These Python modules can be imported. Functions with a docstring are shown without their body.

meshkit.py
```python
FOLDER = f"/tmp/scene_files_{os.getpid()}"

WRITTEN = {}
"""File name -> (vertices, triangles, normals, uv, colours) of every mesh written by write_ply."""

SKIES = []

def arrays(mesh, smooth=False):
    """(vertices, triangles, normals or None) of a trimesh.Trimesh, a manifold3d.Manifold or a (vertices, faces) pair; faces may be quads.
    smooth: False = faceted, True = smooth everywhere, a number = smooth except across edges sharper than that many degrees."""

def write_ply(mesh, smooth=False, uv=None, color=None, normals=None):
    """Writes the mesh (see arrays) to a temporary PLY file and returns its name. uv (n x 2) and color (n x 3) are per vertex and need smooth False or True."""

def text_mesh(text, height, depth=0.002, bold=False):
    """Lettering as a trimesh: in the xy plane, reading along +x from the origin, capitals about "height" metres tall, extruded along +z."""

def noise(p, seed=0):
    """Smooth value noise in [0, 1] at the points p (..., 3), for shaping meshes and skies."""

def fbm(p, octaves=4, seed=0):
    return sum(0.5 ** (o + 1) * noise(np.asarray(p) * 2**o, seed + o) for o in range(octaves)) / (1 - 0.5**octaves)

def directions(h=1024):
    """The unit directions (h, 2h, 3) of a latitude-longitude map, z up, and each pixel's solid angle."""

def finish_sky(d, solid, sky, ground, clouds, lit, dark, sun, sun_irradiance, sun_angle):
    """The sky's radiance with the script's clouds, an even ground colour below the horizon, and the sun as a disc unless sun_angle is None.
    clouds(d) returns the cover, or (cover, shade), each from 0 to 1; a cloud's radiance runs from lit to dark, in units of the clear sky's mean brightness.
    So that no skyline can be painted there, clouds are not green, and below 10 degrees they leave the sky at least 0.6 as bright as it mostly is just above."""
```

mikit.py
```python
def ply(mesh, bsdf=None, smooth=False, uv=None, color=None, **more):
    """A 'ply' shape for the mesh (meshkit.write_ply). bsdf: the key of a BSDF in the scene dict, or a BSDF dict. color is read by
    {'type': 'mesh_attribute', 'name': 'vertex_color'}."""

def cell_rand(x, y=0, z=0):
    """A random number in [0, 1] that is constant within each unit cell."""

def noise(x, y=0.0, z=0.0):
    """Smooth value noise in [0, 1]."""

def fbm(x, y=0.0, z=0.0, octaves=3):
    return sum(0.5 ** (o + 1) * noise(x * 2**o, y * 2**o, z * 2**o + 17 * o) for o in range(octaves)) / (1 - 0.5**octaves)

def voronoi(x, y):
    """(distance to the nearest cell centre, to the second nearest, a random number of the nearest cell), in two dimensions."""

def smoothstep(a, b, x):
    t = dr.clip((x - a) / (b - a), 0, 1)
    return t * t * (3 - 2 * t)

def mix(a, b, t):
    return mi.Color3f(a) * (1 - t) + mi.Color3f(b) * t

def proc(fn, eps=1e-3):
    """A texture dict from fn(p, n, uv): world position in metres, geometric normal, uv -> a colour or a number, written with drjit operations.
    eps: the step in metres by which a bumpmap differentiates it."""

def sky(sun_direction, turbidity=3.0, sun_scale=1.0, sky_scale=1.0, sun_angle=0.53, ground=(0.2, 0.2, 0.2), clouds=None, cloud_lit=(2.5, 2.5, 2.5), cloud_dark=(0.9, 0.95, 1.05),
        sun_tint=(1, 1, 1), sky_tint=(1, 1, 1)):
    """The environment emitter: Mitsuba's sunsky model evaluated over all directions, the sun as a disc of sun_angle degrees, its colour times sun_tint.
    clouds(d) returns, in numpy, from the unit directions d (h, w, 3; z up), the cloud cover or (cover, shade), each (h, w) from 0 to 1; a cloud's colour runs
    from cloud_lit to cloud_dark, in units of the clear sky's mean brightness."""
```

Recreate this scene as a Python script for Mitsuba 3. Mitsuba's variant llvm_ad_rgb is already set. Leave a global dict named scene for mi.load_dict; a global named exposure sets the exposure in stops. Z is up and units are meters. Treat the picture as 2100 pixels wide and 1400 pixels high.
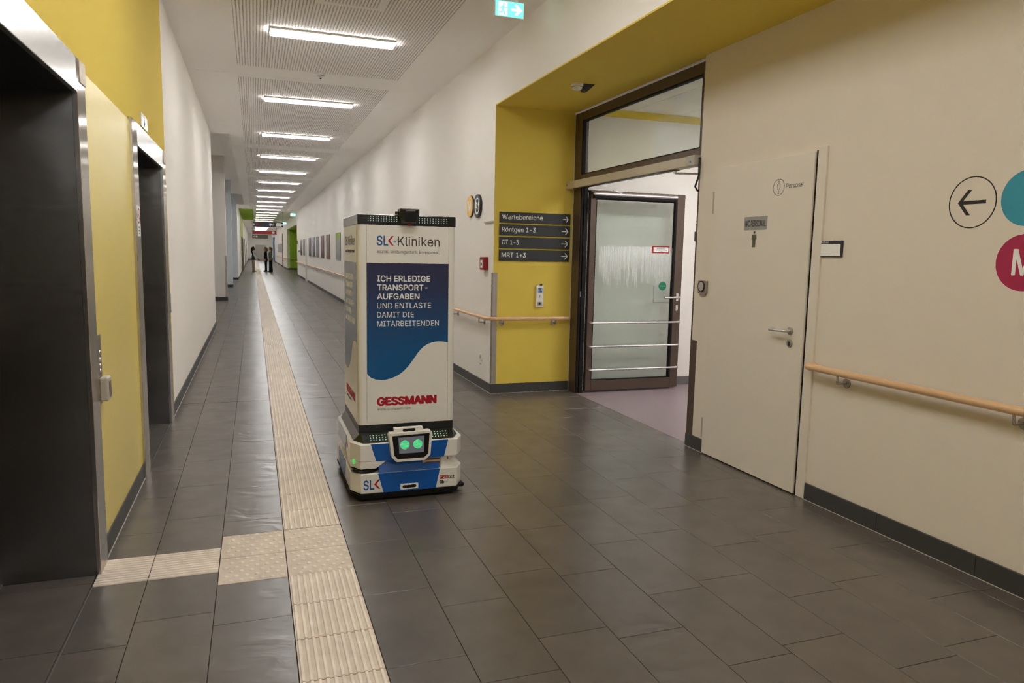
import math, random
import numpy as np
import trimesh
import mitsuba as mi
import drjit as dr
from shapely.geometry import Polygon, Point, LineString, box as sbox
from shapely.ops import unary_union
from shapely import affinity
from scipy.interpolate import make_interp_spline
import manifold3d as m3
import mikit
import meshkit
from mikit import ply, proc

rng = random.Random(7)
scene, labels = {}, {}
T = mi.ScalarTransform4f

# ------------------------------------------------------------------ camera, exposure, light levels
exposure = 1.5
LAMP = (12.2, 12.0, 11.7)          # radiance of the ceiling lights
F_PX, YAW, PITCH, ROLL, CAM_H = 1481.16, math.radians(19.687), math.radians(-6.900), math.radians(1.1423), 1.533
_cy, _sy, _cp, _sp = math.cos(YAW), math.sin(YAW), math.cos(PITCH), math.sin(PITCH)
_fwd = np.array([_sy * _cp, _cy * _cp, _sp])
_right = np.array([_cy, -_sy, 0.0])
_up = np.cross(_right, _fwd)
_up2 = -_right * math.sin(ROLL) + _up * math.cos(ROLL)
scene["camera"] = {
    "type": "perspective", "fov": math.degrees(2 * math.atan(1050 / F_PX)), "fov_axis": "x", "near_clip": 0.05, "far_clip": 400.0,
    "to_world": T().look_at(origin=[0, 0, CAM_H], target=[float(v) for v in np.array([0, 0, CAM_H]) + _fwd], up=[float(v) for v in _up2])}

# ------------------------------------------------------------------ materials
def lin(r, g, b):
    return [((c / 255) / 12.92 if c / 255 <= 0.04045 else ((c / 255 + 0.055) / 1.055) ** 2.4) for c in (r, g, b)]

def rgb(c):
    return {"type": "rgb", "value": [float(x) for x in c]}

def mat(key, col, rough=0.5, spec=0.5, metallic=0.0, clear=0.0, clear_gloss=0.9, bump=None, bump_scale=1.0, **more):
    base = col if isinstance(col, dict) else rgb(col)
    d = {"type": "principled", "base_color": base, "roughness": rough, "specular": spec, "metallic": metallic, **more}
    if clear:
        d["clearcoat"] = clear
        d["clearcoat_gloss"] = clear_gloss
    if bump is not None:
        d = {"type": "bumpmap", "arbitrary": bump, "scale": bump_scale, "nested": d}
    scene[key] = {"type": "twosided", "nested": d}
    return key

def steel(key, tint, a_u, a_v=None):
    scene[key] = {"type": "twosided", "nested": {"type": "roughconductor", "material": "none", "specular_reflectance": rgb(tint), "distribution": "ggx",
                                                 "alpha_u": a_u, "alpha_v": a_v or a_u}}
    return key

def coat(key, col, alpha=0.06):
    """Lacquered or laminated print: a clear smooth coat over paint."""
    scene[key] = {"type": "twosided", "nested": {"type": "roughplastic", "diffuse_reflectance": col, "alpha": alpha, "int_ior": 1.5, "nonlinear": False}}
    return key

n_, f_ = mikit.noise, mikit.fbm

def _slate(tint):
    def fn(p, n, uv):
        a = f_(p.x * 9, p.y * 9, 3.0, 4)
        b = f_(p.x * 2.3 + 40, p.y * 2.3, 1.0, 3)
        t = 0.74 + 0.34 * a + 0.22 * b
        return mi.Color3f(*tint) * t
    return fn

def _slate_bump(p, n, uv):
    w = f_(p.x * 3.0, p.y * 3.0, 9.0, 2) * 2.6
    return f_(p.x * 5 + w, p.y * 17 + w, 2.0, 4)

mat("m_slate", proc(_slate(lin(76, 70, 66))), rough=0.29, spec=0.95, clear=1.0, clear_gloss=0.8, bump=proc(_slate_bump, 2e-3), bump_scale=0.0045)
mat("m_slate_dark", proc(_slate(lin(74, 68, 64))), rough=0.28, spec=0.95, clear=1.0, clear_gloss=0.8, bump=proc(_slate_bump, 2e-3), bump_scale=0.0045)
mat("m_slate_warm", proc(_slate(lin(78, 71, 66))), rough=0.30, spec=0.95, clear=1.0, clear_gloss=0.8, bump=proc(_slate_bump, 2e-3), bump_scale=0.0045)
mat("m_grout", lin(50, 46, 43), rough=0.9, spec=0.1)
mat("m_lino", lin(122, 108, 112), rough=0.38, spec=0.45)
def _tactile(p, n, uv):
    a = 0.84 + 0.25 * f_(p.x * 14, p.y * 14, 0.0, 3)
    groove_tone = 1 - mikit.smoothstep(0.0002, 0.0022, p.z)          # darker low in the grooves and between the studs
    return mikit.mix(lin(228, 217, 205), lin(204, 191, 177), groove_tone) * a
mat("m_tactile", proc(_tactile), rough=0.55, spec=0.3)
mat("m_white", lin(228, 224, 218), rough=0.75, spec=0.2)
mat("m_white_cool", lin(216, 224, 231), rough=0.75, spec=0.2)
mat("m_cream", lin(219, 210, 197), rough=0.6, spec=0.25)
mat("m_yellow", lin(212, 188, 84), rough=0.75, spec=0.2)
mat("m_yellow_gloss", lin(214, 194, 96), rough=0.34, spec=0.5)
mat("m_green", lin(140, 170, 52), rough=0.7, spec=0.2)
mat("m_blue_paint", lin(30, 118, 168), rough=0.7, spec=0.2)
mat("m_olive", lin(82, 80, 62), rough=0.5, spec=0.4)
mat("m_ceiling", lin(240, 238, 234), rough=0.85, spec=0.1)

def _perf(p, n, uv):
    a, b = p.x / 0.030, p.y / 0.036
    da = dr.abs(a - dr.floor(a) - 0.5)
    db = dr.abs(b - dr.floor(b) - 0.5)
    hole = (1 - mikit.smoothstep(0.16, 0.22, da)) * (1 - mikit.smoothstep(0.33, 0.40, db))
    return mikit.mix(lin(240, 238, 234), lin(156, 150, 146), hole)
mat("m_perf", proc(_perf), rough=0.85, spec=0.1)
mat("m_base", lin(60, 60, 60), rough=0.45, spec=0.4)
mat("m_base_grey", lin(104, 99, 101), rough=0.5, spec=0.3)
mat("m_door", lin(217, 209, 197), rough=0.38, spec=0.4)
mat("m_bronze", lin(88, 73, 64), rough=0.38, spec=0.5, metallic=0.35)
mat("m_black", lin(22, 22, 24), rough=0.35, spec=0.5)
mat("m_black_gloss", lin(12, 12, 14), rough=0.12, spec=0.5)
mat("m_rubber", lin(24, 23, 23), rough=0.7, spec=0.2)
mat("m_anthracite", lin(46, 48, 52), rough=0.5, spec=0.4)
mat("m_print_white", lin(232, 232, 230), rough=0.5, spec=0.3)
mat("m_print_dark", lin(44, 40, 40), rough=0.5, spec=0.3)
mat("m_print_grey", lin(150, 148, 148), rough=0.5, spec=0.3)
mat("m_print_red", lin(160, 24, 42), rough=0.5, spec=0.3)
mat("m_print_blue", lin(22, 84, 152), rough=0.5, spec=0.3)
coat("m_robot_white", rgb(lin(228, 226, 220)))
coat("m_robot_blue", rgb(lin(8, 84, 168)))
coat("m_wave", proc(lambda p, n, uv: mikit.mix(lin(8, 84, 138), lin(40, 44, 78), mikit.smoothstep(0.78, 1.46, p.z))))
mat("m_plastic_white", lin(232, 230, 226), rough=0.4, spec=0.4)
mat("m_plastic_grey", lin(176, 170, 160), rough=0.4, spec=0.4)
mat("m_operator", lin(190, 180, 162), rough=0.4, spec=0.4, metallic=0.3)
mat("m_red", lin(140, 28, 32), rough=0.4, spec=0.4)
mat("m_teal", lin(58, 146, 168), rough=0.55, spec=0.3)
mat("m_magenta", lin(164, 42, 78), rough=0.55, spec=0.3)
mat("m_orange", lin(234, 190, 110), rough=0.5, spec=0.3)
mat("m_sticker_green", lin(20, 118, 84), rough=0.4, spec=0.4)
mat("m_screen", lin(58, 58, 62), rough=0.2, spec=0.5)
mat("m_brown_slot", lin(96, 60, 52), rough=0.4, spec=0.4)

def _wood(p, n, uv):
    g = f_(p.x * 60, p.y * 2.2, p.z * 60, 3)
    k = f_(p.x * 3, p.y * 1.3, p.z * 3 + 5, 2)
    return mikit.mix(lin(190, 148, 108), lin(224, 188, 148), 0.65 * g + 0.45 * k)
mat("m_wood", proc(_wood), rough=0.33, spec=0.45)
steel("m_steel", (0.74, 0.73, 0.71), 0.16)
steel("m_steel_bright", (0.86, 0.86, 0.85), 0.06)
steel("m_steel_jamb", (0.60, 0.57, 0.53), 0.07, 0.015)
steel("m_steel_dark", (0.22, 0.222, 0.224), 0.24, 0.012)
steel("m_steel_brown", (0.46, 0.42, 0.38), 0.25)
scene["m_glass"] = {"type": "thindielectric", "int_ior": 1.5, "specular_transmittance": rgb((0.86, 0.90, 0.88))}
scene["m_film"] = {"type": "twosided", "nested": {"type": "principled", "base_color": rgb((0.9, 0.92, 0.92)), "roughness": 0.5}}

def emit(c, weight=0.02):
    """weight: how often the renderer samples it as a light (glowing dots and signs seldom)."""
    return {"type": "area", "radiance": rgb(c), "sampling_weight": float(weight)}

# ------------------------------------------------------------------ shape helpers
cat = trimesh.util.concatenate

def bx(x0, x1, y0, y1, z0, z1, b=0.0):
    x0, x1, y0, y1, z0, z1 = min(x0, x1), max(x0, x1), min(y0, y1), max(y0, y1), min(z0, z1), max(z0, z1)
    if b <= 0:
        m = trimesh.creation.box(extents=(x1 - x0, y1 - y0, z1 - z0))
        m.apply_translation(((x0 + x1) / 2, (y0 + y1) / 2, (z0 + z1) / 2))
        return m
    b = min(b, 0.45 * min(x1 - x0, y1 - y0, z1 - z0))
    pts = []
    for sx in (0, 1):
        for sy in (0, 1):
            for sz in (0, 1):
                c = np.array([(x0, x1)[sx], (y0, y1)[sy], (z0, z1)[sz]])
                s = np.array([1 - 2 * sx, 1 - 2 * sy, 1 - 2 * sz]) * b
                pts += [c + s * (0, 1, 1), c + s * (1, 0, 1), c + s * (1, 1, 0)]
    return trimesh.convex.convex_hull(np.array(pts))

def hull(pts):
    return trimesh.convex.convex_hull(np.array(pts, float))

def cyl(p0, p1, r, n=20, r2=None):
    p0, p1 = np.array(p0, float), np.array(p1, float)
    return tube([p0, p1], [r, r if r2 is None else r2], n)

def tube(pts, r, n=14):
    p = np.array(pts, float)
    r = np.broadcast_to(r, (len(p),)).astype(float)
    t = np.gradient(p, axis=0)
    t /= np.linalg.norm(t, axis=1, keepdims=True)
    a = np.cross(t[0], [0, 0, 1.0] if abs(t[0][2]) < 0.9 else [1.0, 0, 0])
    a /= np.linalg.norm(a)
    rings, ang = [], np.arange(n) * 2 * np.pi / n
    for i in range(len(p)):
        a = a - t[i] * (a @ t[i])
        a /= np.linalg.norm(a)
        b = np.cross(t[i], a)
        rings.append(p[i] + r[i] * (np.cos(ang)[:, None] * a + np.sin(ang)[:, None] * b))
    v = np.vstack(rings + [p[:1], p[-1:]])
    f = []
    for i in range(len(p) - 1):
        for j in range(n):
            k = (j + 1) % n
            f += [[i * n + j, i * n + k, (i + 1) * n + k], [i * n + j, (i + 1) * n + k, (i + 1) * n + j]]
    c0, c1, L = len(v) - 2, len(v) - 1, (len(p) - 1) * n
    for j in range(n):
        k = (j + 1) % n
        f += [[c0, k, j], [c1, L + j, L + k]]
    return trimesh.Trimesh(v, f, process=False)

def arc(p, q, r_mid, k=6):
    """Quadratic bend from p to q around the corner r_mid."""
    p, q, c = map(np.array, (p, q, r_mid))
    return [tuple((1 - t) ** 2 * p + 2 * t * (1 - t) * c + t * t * q) for t in np.linspace(0, 1, k)]

def lathe(profile, centre, axis="z", n=28):
    """profile: (radius, height) pairs along the axis."""
    pr, ang = np.array(profile, float), np.arange(n) * 2 * np.pi / n
    v = np.array([[r * math.cos(a), r * math.sin(a), h] for r, h in pr for a in ang])
    f = []
    for i in range(len(pr) - 1):
        for j in range(n):
            k = (j + 1) % n
            f += [[i * n + j, i * n + k, (i + 1) * n + k], [i * n + j, (i + 1) * n + k, (i + 1) * n + j]]
    m = trimesh.Trimesh(v, f, process=True)
    if axis == "-z":
        m.vertices[:, 2] *= -1; m.vertices[:, 0] *= -1
    elif axis == "x":
        m.vertices = m.vertices[:, [2, 0, 1]]
    elif axis == "-x":
        m.vertices = m.vertices[:, [2, 0, 1]] * [-1, -1, 1]
    elif axis == "-y":
        m.vertices = m.vertices[:, [0, 2, 1]] * [1, -1, 1]
    m.apply_translation(centre)
    return m

class Face:
    """A flat side of something: origin, reading direction u, up v; n points out of it."""
    def __init__(self, o, u, v=(0, 0, 1)):
        self.o, self.u, self.v = np.array(o, float), np.array(u, float), np.array(v, float)
        self.n = np.cross(self.u, self.v)
    def place(self, m, lift=0.0, at=(0, 0)):
        m = m.copy()
        p = m.vertices
        m.vertices = self.o + (p[:, :1] + at[0]) * self.u + (p[:, 1:2] + at[1]) * self.v + (p[:, 2:3] + lift) * self.n
        return m
    def poly(self, shape, depth=0.001, lift=0.0, at=(0, 0)):
        parts = [trimesh.creation.extrude_polygon(g, depth, engine="earcut") for g in getattr(shape, "geoms", [shape]) if g.area > 1e-9]
        return self.place(cat(parts), lift, at)
    def text(self, s, h, at, width=None, bold=False, depth=0.0007, lift=0.0, heavy=0.0):
        m = meshkit.text_mesh(s, h, depth, bold)
        m.vertices[:, 0] -= m.vertices[:, 0].min()
        if width:
            m.vertices[:, 0] *= width / m.vertices[:, 0].max()
        if heavy:
            ms = []
            for dx, dy in ((-heavy, 0), (heavy, 0), (0, heavy * 0.6), (0, -heavy * 0.6)):
                c = m.copy(); c.vertices[:, 0] += dx; c.vertices[:, 1] += dy; ms.append(c)
            m = cat(ms)
        return self.place(m, lift, at)

XP = lambda x, y0=0.0, z0=0.0: Face((x, y0, z0), (0, -1, 0))     # looks towards -x (right-hand walls): u runs to smaller y
XN = lambda x, y0=0.0, z0=0.0: Face((x, y0, z0), (0, 1, 0))      # looks towards +x (left-hand wall): u runs to larger y
YF = lambda y, x0=0.0, z0=0.0: Face((x0, y, z0), (1, 0, 0))      # looks towards the camera (-y)

_used = {}
def key_for(name, parent=None):
    full = f"{parent}__{name}" if parent else name
    k = _used.get(full, 0)
    _used[full] = k + 1
    return full if k == 0 else f"{full}_{k:03d}"

def thing(name, label=None, category=None, group=None, kind=None):
    key = key_for(name)
    d = {}
    if label: d["label"] = label
    if category: d["category"] = category
    if group: d["group"] = group
    if kind: d["kind"] = kind
    labels[key] = d
    return key

def part(parent, name, mesh, bsdf, smooth=False, label=None, kind=None, **more):
    key = key_for(name, parent)
    scene[key] = ply(mesh, bsdf, smooth, **more)
    d = {}
    if label: d["label"] = label
    if kind: d["kind"] = kind
    if d: labels[key] = d
    return key

def whole(name, mesh, bsdf, label, category, group=None, smooth=False, **more):
    key = thing(name, label, category, group)
    scene[key] = ply(mesh, bsdf, smooth, **more)
    return key

def struct(name, mesh, bsdf, label=None, smooth=False, **more):
    key = thing(name, label, None, None, "structure")
    scene[key] = ply(mesh, bsdf, smooth, **more)
    return key

# ------------------------------------------------------------------ the place: main dimensions
XL, XR, XW = -0.728, 2.44, 3.325       # left wall, right corridor wall, wall of the recess with the white door
ZC, ZS = 3.72, 3.085                   # corridor ceiling, soffit of the recess
YV = 7.47                              # yellow return wall of the recess
YB, YE = -24.0, 108.0                  # corridor behind the camera, far end
Y_ALC = [15.3, 23.0, 31.0, 38.6]       # side openings on the left and their piers

# ------------------------------------------------------------------ floor
floor = struct("floor", bx(-3.0, 9.2, YB - 0.3, YE + 0.3, -0.25, -0.004), "m_grout", "dark grout bed of the tiled corridor floor")
TOP = -0.0005
def tile_mesh(x0, x1, y0, y1):
    g, c = 0.0014, 0.0006
    return bx(x0 + g, x1 - g, y0 + g, y1 - g, -0.006, TOP, c) if y1 - y0 < 0.9 else bx(x0 + g, x1 - g, y0 + g, y1 - g, -0.006, TOP)

EDGES = [-2.4, -2.02, -1.715, -1.41, -1.105, -0.728, -0.495, -0.19, 0.1215, 0.43, 0.7385, 1.046, 1.355, 1.662, 1.96, 2.27, 2.58, 2.885, 3.19, 3.36]
PHASE = {-0.728: 4.77, -0.495: 4.35, -0.19: 4.825, 0.43: 2.51, 0.7385: 3.51, 1.046: 3.735, 1.355: 4.235, 1.662: 3.335, 1.96: 3.99, 2.27: 3.72, 2.58: 4.38, 2.885: 4.71, 3.19: 4.1, -1.105: 4.2}
PHASE2 = {-0.728: 8.05, -0.495: 8.555, -0.19: 7.95, 0.43: 7.85, 0.7385: 8.3, 1.046: 8.12, 1.355: 8.6, 1.662: 7.9, 1.96: 8.4, 2.27: 8.2}
holes = [(-0.728, -0.19, 3.555, 3.857), (-0.19, 0.1215, 3.412, 4.012)]
def col_segments(xa, y0, y1, ph, L=0.598):
    cuts = [y0]
    k = math.ceil((y0 - ph) / L + 1e-6)
    while ph + k * L < y1 - 1e-6:
        cuts.append(ph + k * L); k += 1
    cuts.append(y1)
    cuts = [c for i, c in enumerate(cuts) if i in (0, len(cuts) - 1) or (c - y0 > 0.04 and y1 - c > 0.04)]
    return list(zip(cuts[:-1], cuts[1:]))
near, far = [], []
for xa, xb in zip(EDGES[:-1], EDGES[1:]):
    if abs(xa - 0.1215) < 1e-6:
        continue
    left = xb <= -0.72 + 0.3 and xa < -0.73
    spans = []
    if xa < -0.728 and xb <= -0.72:                       # niches of the lifts, bays on the left further on
        if xa >= -1.41: spans += [(2.27, 3.69), (5.43, 6.85)]
        spans += [(15.3, 38.6)]
    elif xa < -0.728:
        spans += [(YB, 7.67), (7.67, YE)]
    elif xa >= 2.5:
        spans += [(-6.0, YV)]
    else:
        spans += [(YB, 7.67), (7.67, YE)]
    for (s0, s1) in spans:
        ph = PHASE.get(xa, 4.0 + 0.6 * rng.random()) if s0 < 7 else PHASE2.get(xa, 8.0 + 0.6 * rng.random())
        segs = col_segments(xa, s0, s1, ph)
        for (y0, y1) in segs:
            x0, x1 = xa, xb
            if xa < -0.728 < xb:
                if s0 < 7 and (2.27 < (y0 + y1) / 2 < 3.69 or 5.43 < (y0 + y1) / 2 < 6.85 or 15.3 < (y0 + y1) / 2 < 38.6): x0 = xa
                elif 15.3 < (y0 + y1) / 2 < 38.6: x0 = xa
                else: x0 = -0.728
            if xb > XR and xa < XR and y0 > YV - 0.1: x1 = XR
            pieces = [(y0, y1)]
            for (hx0, hx1, h0, h1) in holes:
                if x0 < hx1 - 0.01 and x1 > hx0 + 0.01:
                    nxt = []
                    for (a, b) in pieces:
                        if b <= h0 or a >= h1: nxt.append((a, b))
                        else:
                            if h0 - a > 0.02: nxt.append((a, h0))
                            if b - h1 > 0.02: nxt.append((h1, b))
                    pieces = nxt
            for (a, b) in pieces:
                (near if (1.3 < a and b < 13.6) else far).append((x0, x1, a, b))
TONES = ["m_slate", "m_slate", "m_slate_dark", "m_slate_warm"]
near.sort(key=lambda t: t[2])
for t in near[:290]:
    part(floor, "tile", tile_mesh(*t), rng.choice(TONES))
far += near[290:]
for i, tone in enumerate(("m_slate", "m_slate_dark", "m_slate_warm")):
    sel = [t for j, t in enumerate(far) if j % 3 == i and t[2] < 75]
    if i == 0: sel += [t for t in far if t[2] >= 75]
    part(floor, "tile_field", cat([tile_mesh(*t) for t in sel]), tone, label="dark slate tiles further down the corridor and behind", kind="stuff")

def ribbed(x0, x1, y0, y1, along="y", n=11):
    """A tactile paver with raised ribs running along its guiding direction."""
    g = 0.0024
    if along == "y":
        w, a0, a1, base = x1 - x0 - 2 * g, y0 + g, y1 - g, x0 + g
    else:
        w, a0, a1, base = y1 - y0 - 2 * g, x0 + g, x1 - g, y0 + g
    p = w / n
    prof = [(0, -0.006), (0, 0)]
    for i in range(n):
        s = i * p
        prof += [(s + 0.18 * p, 0), (s + 0.30 * p, 0.0048), (s + 0.62 * p, 0.0048), (s + 0.74 * p, 0)]
    prof += [(w, 0), (w, -0.006)]
    pr = np.array(prof)
    k = len(pr)
    if along == "y":
        v = np.vstack([np.c_[base + pr[:, 0], np.full(k, a), pr[:, 1]] for a in (a0, a1)])
    else:
        v = np.vstack([np.c_[np.full(k, a), base + pr[:, 0], pr[:, 1]] for a in (a0, a1)])
    f = []
    for i in range(k - 1):
        f += [[i, i + 1, k + i + 1], [i, k + i + 1, k + i]]
    for off, flip in ((0, 1), (k, 0)):                        # end faces
        for i in range(n):
            q = [2 + 4 * i + j + off for j in range(4)]
            f += [[q[0], q[1], q[2]], [q[0], q[2], q[3]]] if flip else [[q[0], q[2], q[1]], [q[0], q[3], q[2]]]
        q = [off, off + 1, off + k - 2, off + k - 1]
        f += [[q[0], q[1], q[2]], [q[0], q[2], q[3]]]
    f = np.array(f)
    m = trimesh.Trimesh(v, f, process=False)
    if along == "y": m.faces = m.faces[:, ::-1]
    return m

def studded(x0, x1, y0, y1):
    g = 0.002
    ms = [bx(x0 + g, x1 - g, y0 + g, y1 - g, -0.006, 0.0, 0.001)]
    a = np.arange(8) * np.pi / 4
    n = 6
    for i in range(n):
        for j in range(n + 1):
            cx = x0 + (x1 - x0) * ((j + (0.5 if i % 2 else 0.0) + 0.25) / (n + 0.75))
            cy = y0 + (y1 - y0) * (i + 0.5) / n
            if not (x0 + 0.016 < cx < x1 - 0.016): continue
            v = np.vstack([np.c_[cx + r * np.cos(a), cy + r * np.sin(a), np.full(8, z)] for r, z in ((0.0135, 0), (0.0075, 0.0052))])
            f = [[q, (q + 1) % 8, 8 + (q + 1) % 8] for q in range(8)] + [[q, 8 + (q + 1) % 8, 8 + q] for q in range(8)] + [[8, 8 + q, 9 + q] for q in range(1, 7)]
            ms.append(trimesh.Trimesh(v, f, process=False))
    return cat(ms)

rest = []
for k in range(-90, 345):
    y0 = 2.513 + 0.2995 * k
    y1 = y0 + 0.2995
    if y0 < YB or y1 > YE - 2: continue
    if k in (3, 4):
        part(floor, "studded_paver", studded(0.1215, 0.43, y0, y1), "m_tactile")
    elif 1.6 < y0 < 16:
        part(floor, "ribbed_paver", ribbed(0.1215, 0.43, y0, y1), "m_tactile")
    elif y0 < 60:
        rest.append(ribbed(0.1215, 0.43, y0, y1))
    else:
        rest.append(bx(0.1235, 0.428, y0 + 0.002, y1 - 0.002, -0.006, 0.001))
part(floor, "ribbed_paver_row", cat(rest), "m_tactile", label="pale ribbed guiding pavers running down the far corridor", kind="stuff")
for y0 in (3.412, 3.712):
    part(floor, "studded_paver", studded(-0.19, 0.1215, y0, y0 + 0.2995), "m_tactile")
part(floor, "ribbed_paver", ribbed(-0.495, -0.19, 3.556, 3.856, "x"), "m_tactile")
part(floor, "ribbed_paver", ribbed(-0.722, -0.495, 3.556, 3.856, "x"), "m_tactile")
part(floor, "joint_seal", bx(-0.72, 2.43, 7.664, 7.676, -0.006, -0.0003), "m_rubber", label="dark expansion joint across the corridor floor")
part(floor, "vinyl_sheet", bx(3.362, 9.0, 4.9, YV, -0.006, 0.0), "m_lino", label="smooth mauve grey vinyl floor behind the glazed door")

# ------------------------------------------------------------------ ceiling
ceiling = struct("ceiling", bx(-0.40, 2.7, YB, YE, ZC + 0.012, ZC + 0.12), "m_ceiling", "white corridor ceiling")
part(ceiling, "upper_slab", bx(-2.6, -0.40, 15.3, 38.9, 4.2, 4.3), "m_ceiling")
part(ceiling, "edge_fascia", bx(-0.402, -0.36, 15.3, 38.9, ZC + 0.01, 4.2), "m_ceiling")
part(ceiling, "end_fascia", bx(-2.6, -0.36, 38.9, 39.0, ZC + 0.012, 4.3), "m_ceiling")
part(ceiling, "end_fascia", bx(-1.0, -0.36, 15.2, 15.3, ZC + 0.012, 4.3), "m_ceiling")
part(ceiling, "side_slab", cat([bx(-0.93, -0.40, YB, 15.3, ZC + 0.012, ZC + 0.12), bx(-0.93, -0.40, 38.9, YE, ZC + 0.012, ZC + 0.12)]), "m_ceiling")
b0 = 10.05 - 6.93 * 5
k = 0
while b0 < YE:
    y0, y1 = max(b0, YB), min(b0 + 6.93, YE)
    if y1 > YB + 0.5:
        xs = -0.728
        segs = [(y0 + 0.0025, y1 - 0.0025)]
        cut = []
        for (a, b) in segs:                                     # the strip by the left bays is open to the upper slab
            for lo, hi, xl in ((a, min(b, 15.3), -0.728), (max(a, 15.3), min(b, 38.9), -0.40), (max(a, 38.9), b, -0.728)):
                if hi - lo > 0.05: cut.append((lo, hi, xl))
        part(ceiling, "panel", cat([bx(xl, 2.445, lo, hi, ZC, ZC + 0.012) for lo, hi, xl in cut]), "m_ceiling")
        if y0 + 0.16 < y1 - 0.46:
            part(ceiling, "perforated_panel", bx(-0.137, 1.80, y0 + 0.16, y1 - 0.46, ZC - 0.0015, ZC + 0.001), "m_perf", label="white ceiling panel with rows of slots")
    b0 += 6.93
part(ceiling, "green_panel", bx(-0.72, 0.02, 43.0, 59.0, ZC - 0.004, ZC), "m_green", label="green strip of ceiling by the far lifts")  # even green colour on this stretch of ceiling

hatch = thing("ceiling_hatch", "plain framed access hatch in the slotted ceiling above the nearest light", "hatch")
fr = [bx(0.57, 1.17, 6.35, 6.41, ZC - 0.006, ZC - 0.0016), bx(0.57, 1.17, 6.89, 6.95, ZC - 0.006, ZC - 0.0016),
      bx(0.57, 0.63, 6.41, 6.89, ZC - 0.006, ZC - 0.0016), bx(1.11, 1.17, 6.41, 6.89, ZC - 0.006, ZC - 0.0016)]
part(hatch, "frame", cat(fr), "m_ceiling")
part(hatch, "flap", bx(0.632, 1.108, 6.412, 6.888, ZC - 0.004, ZC - 0.0016), "m_perf")

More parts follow.
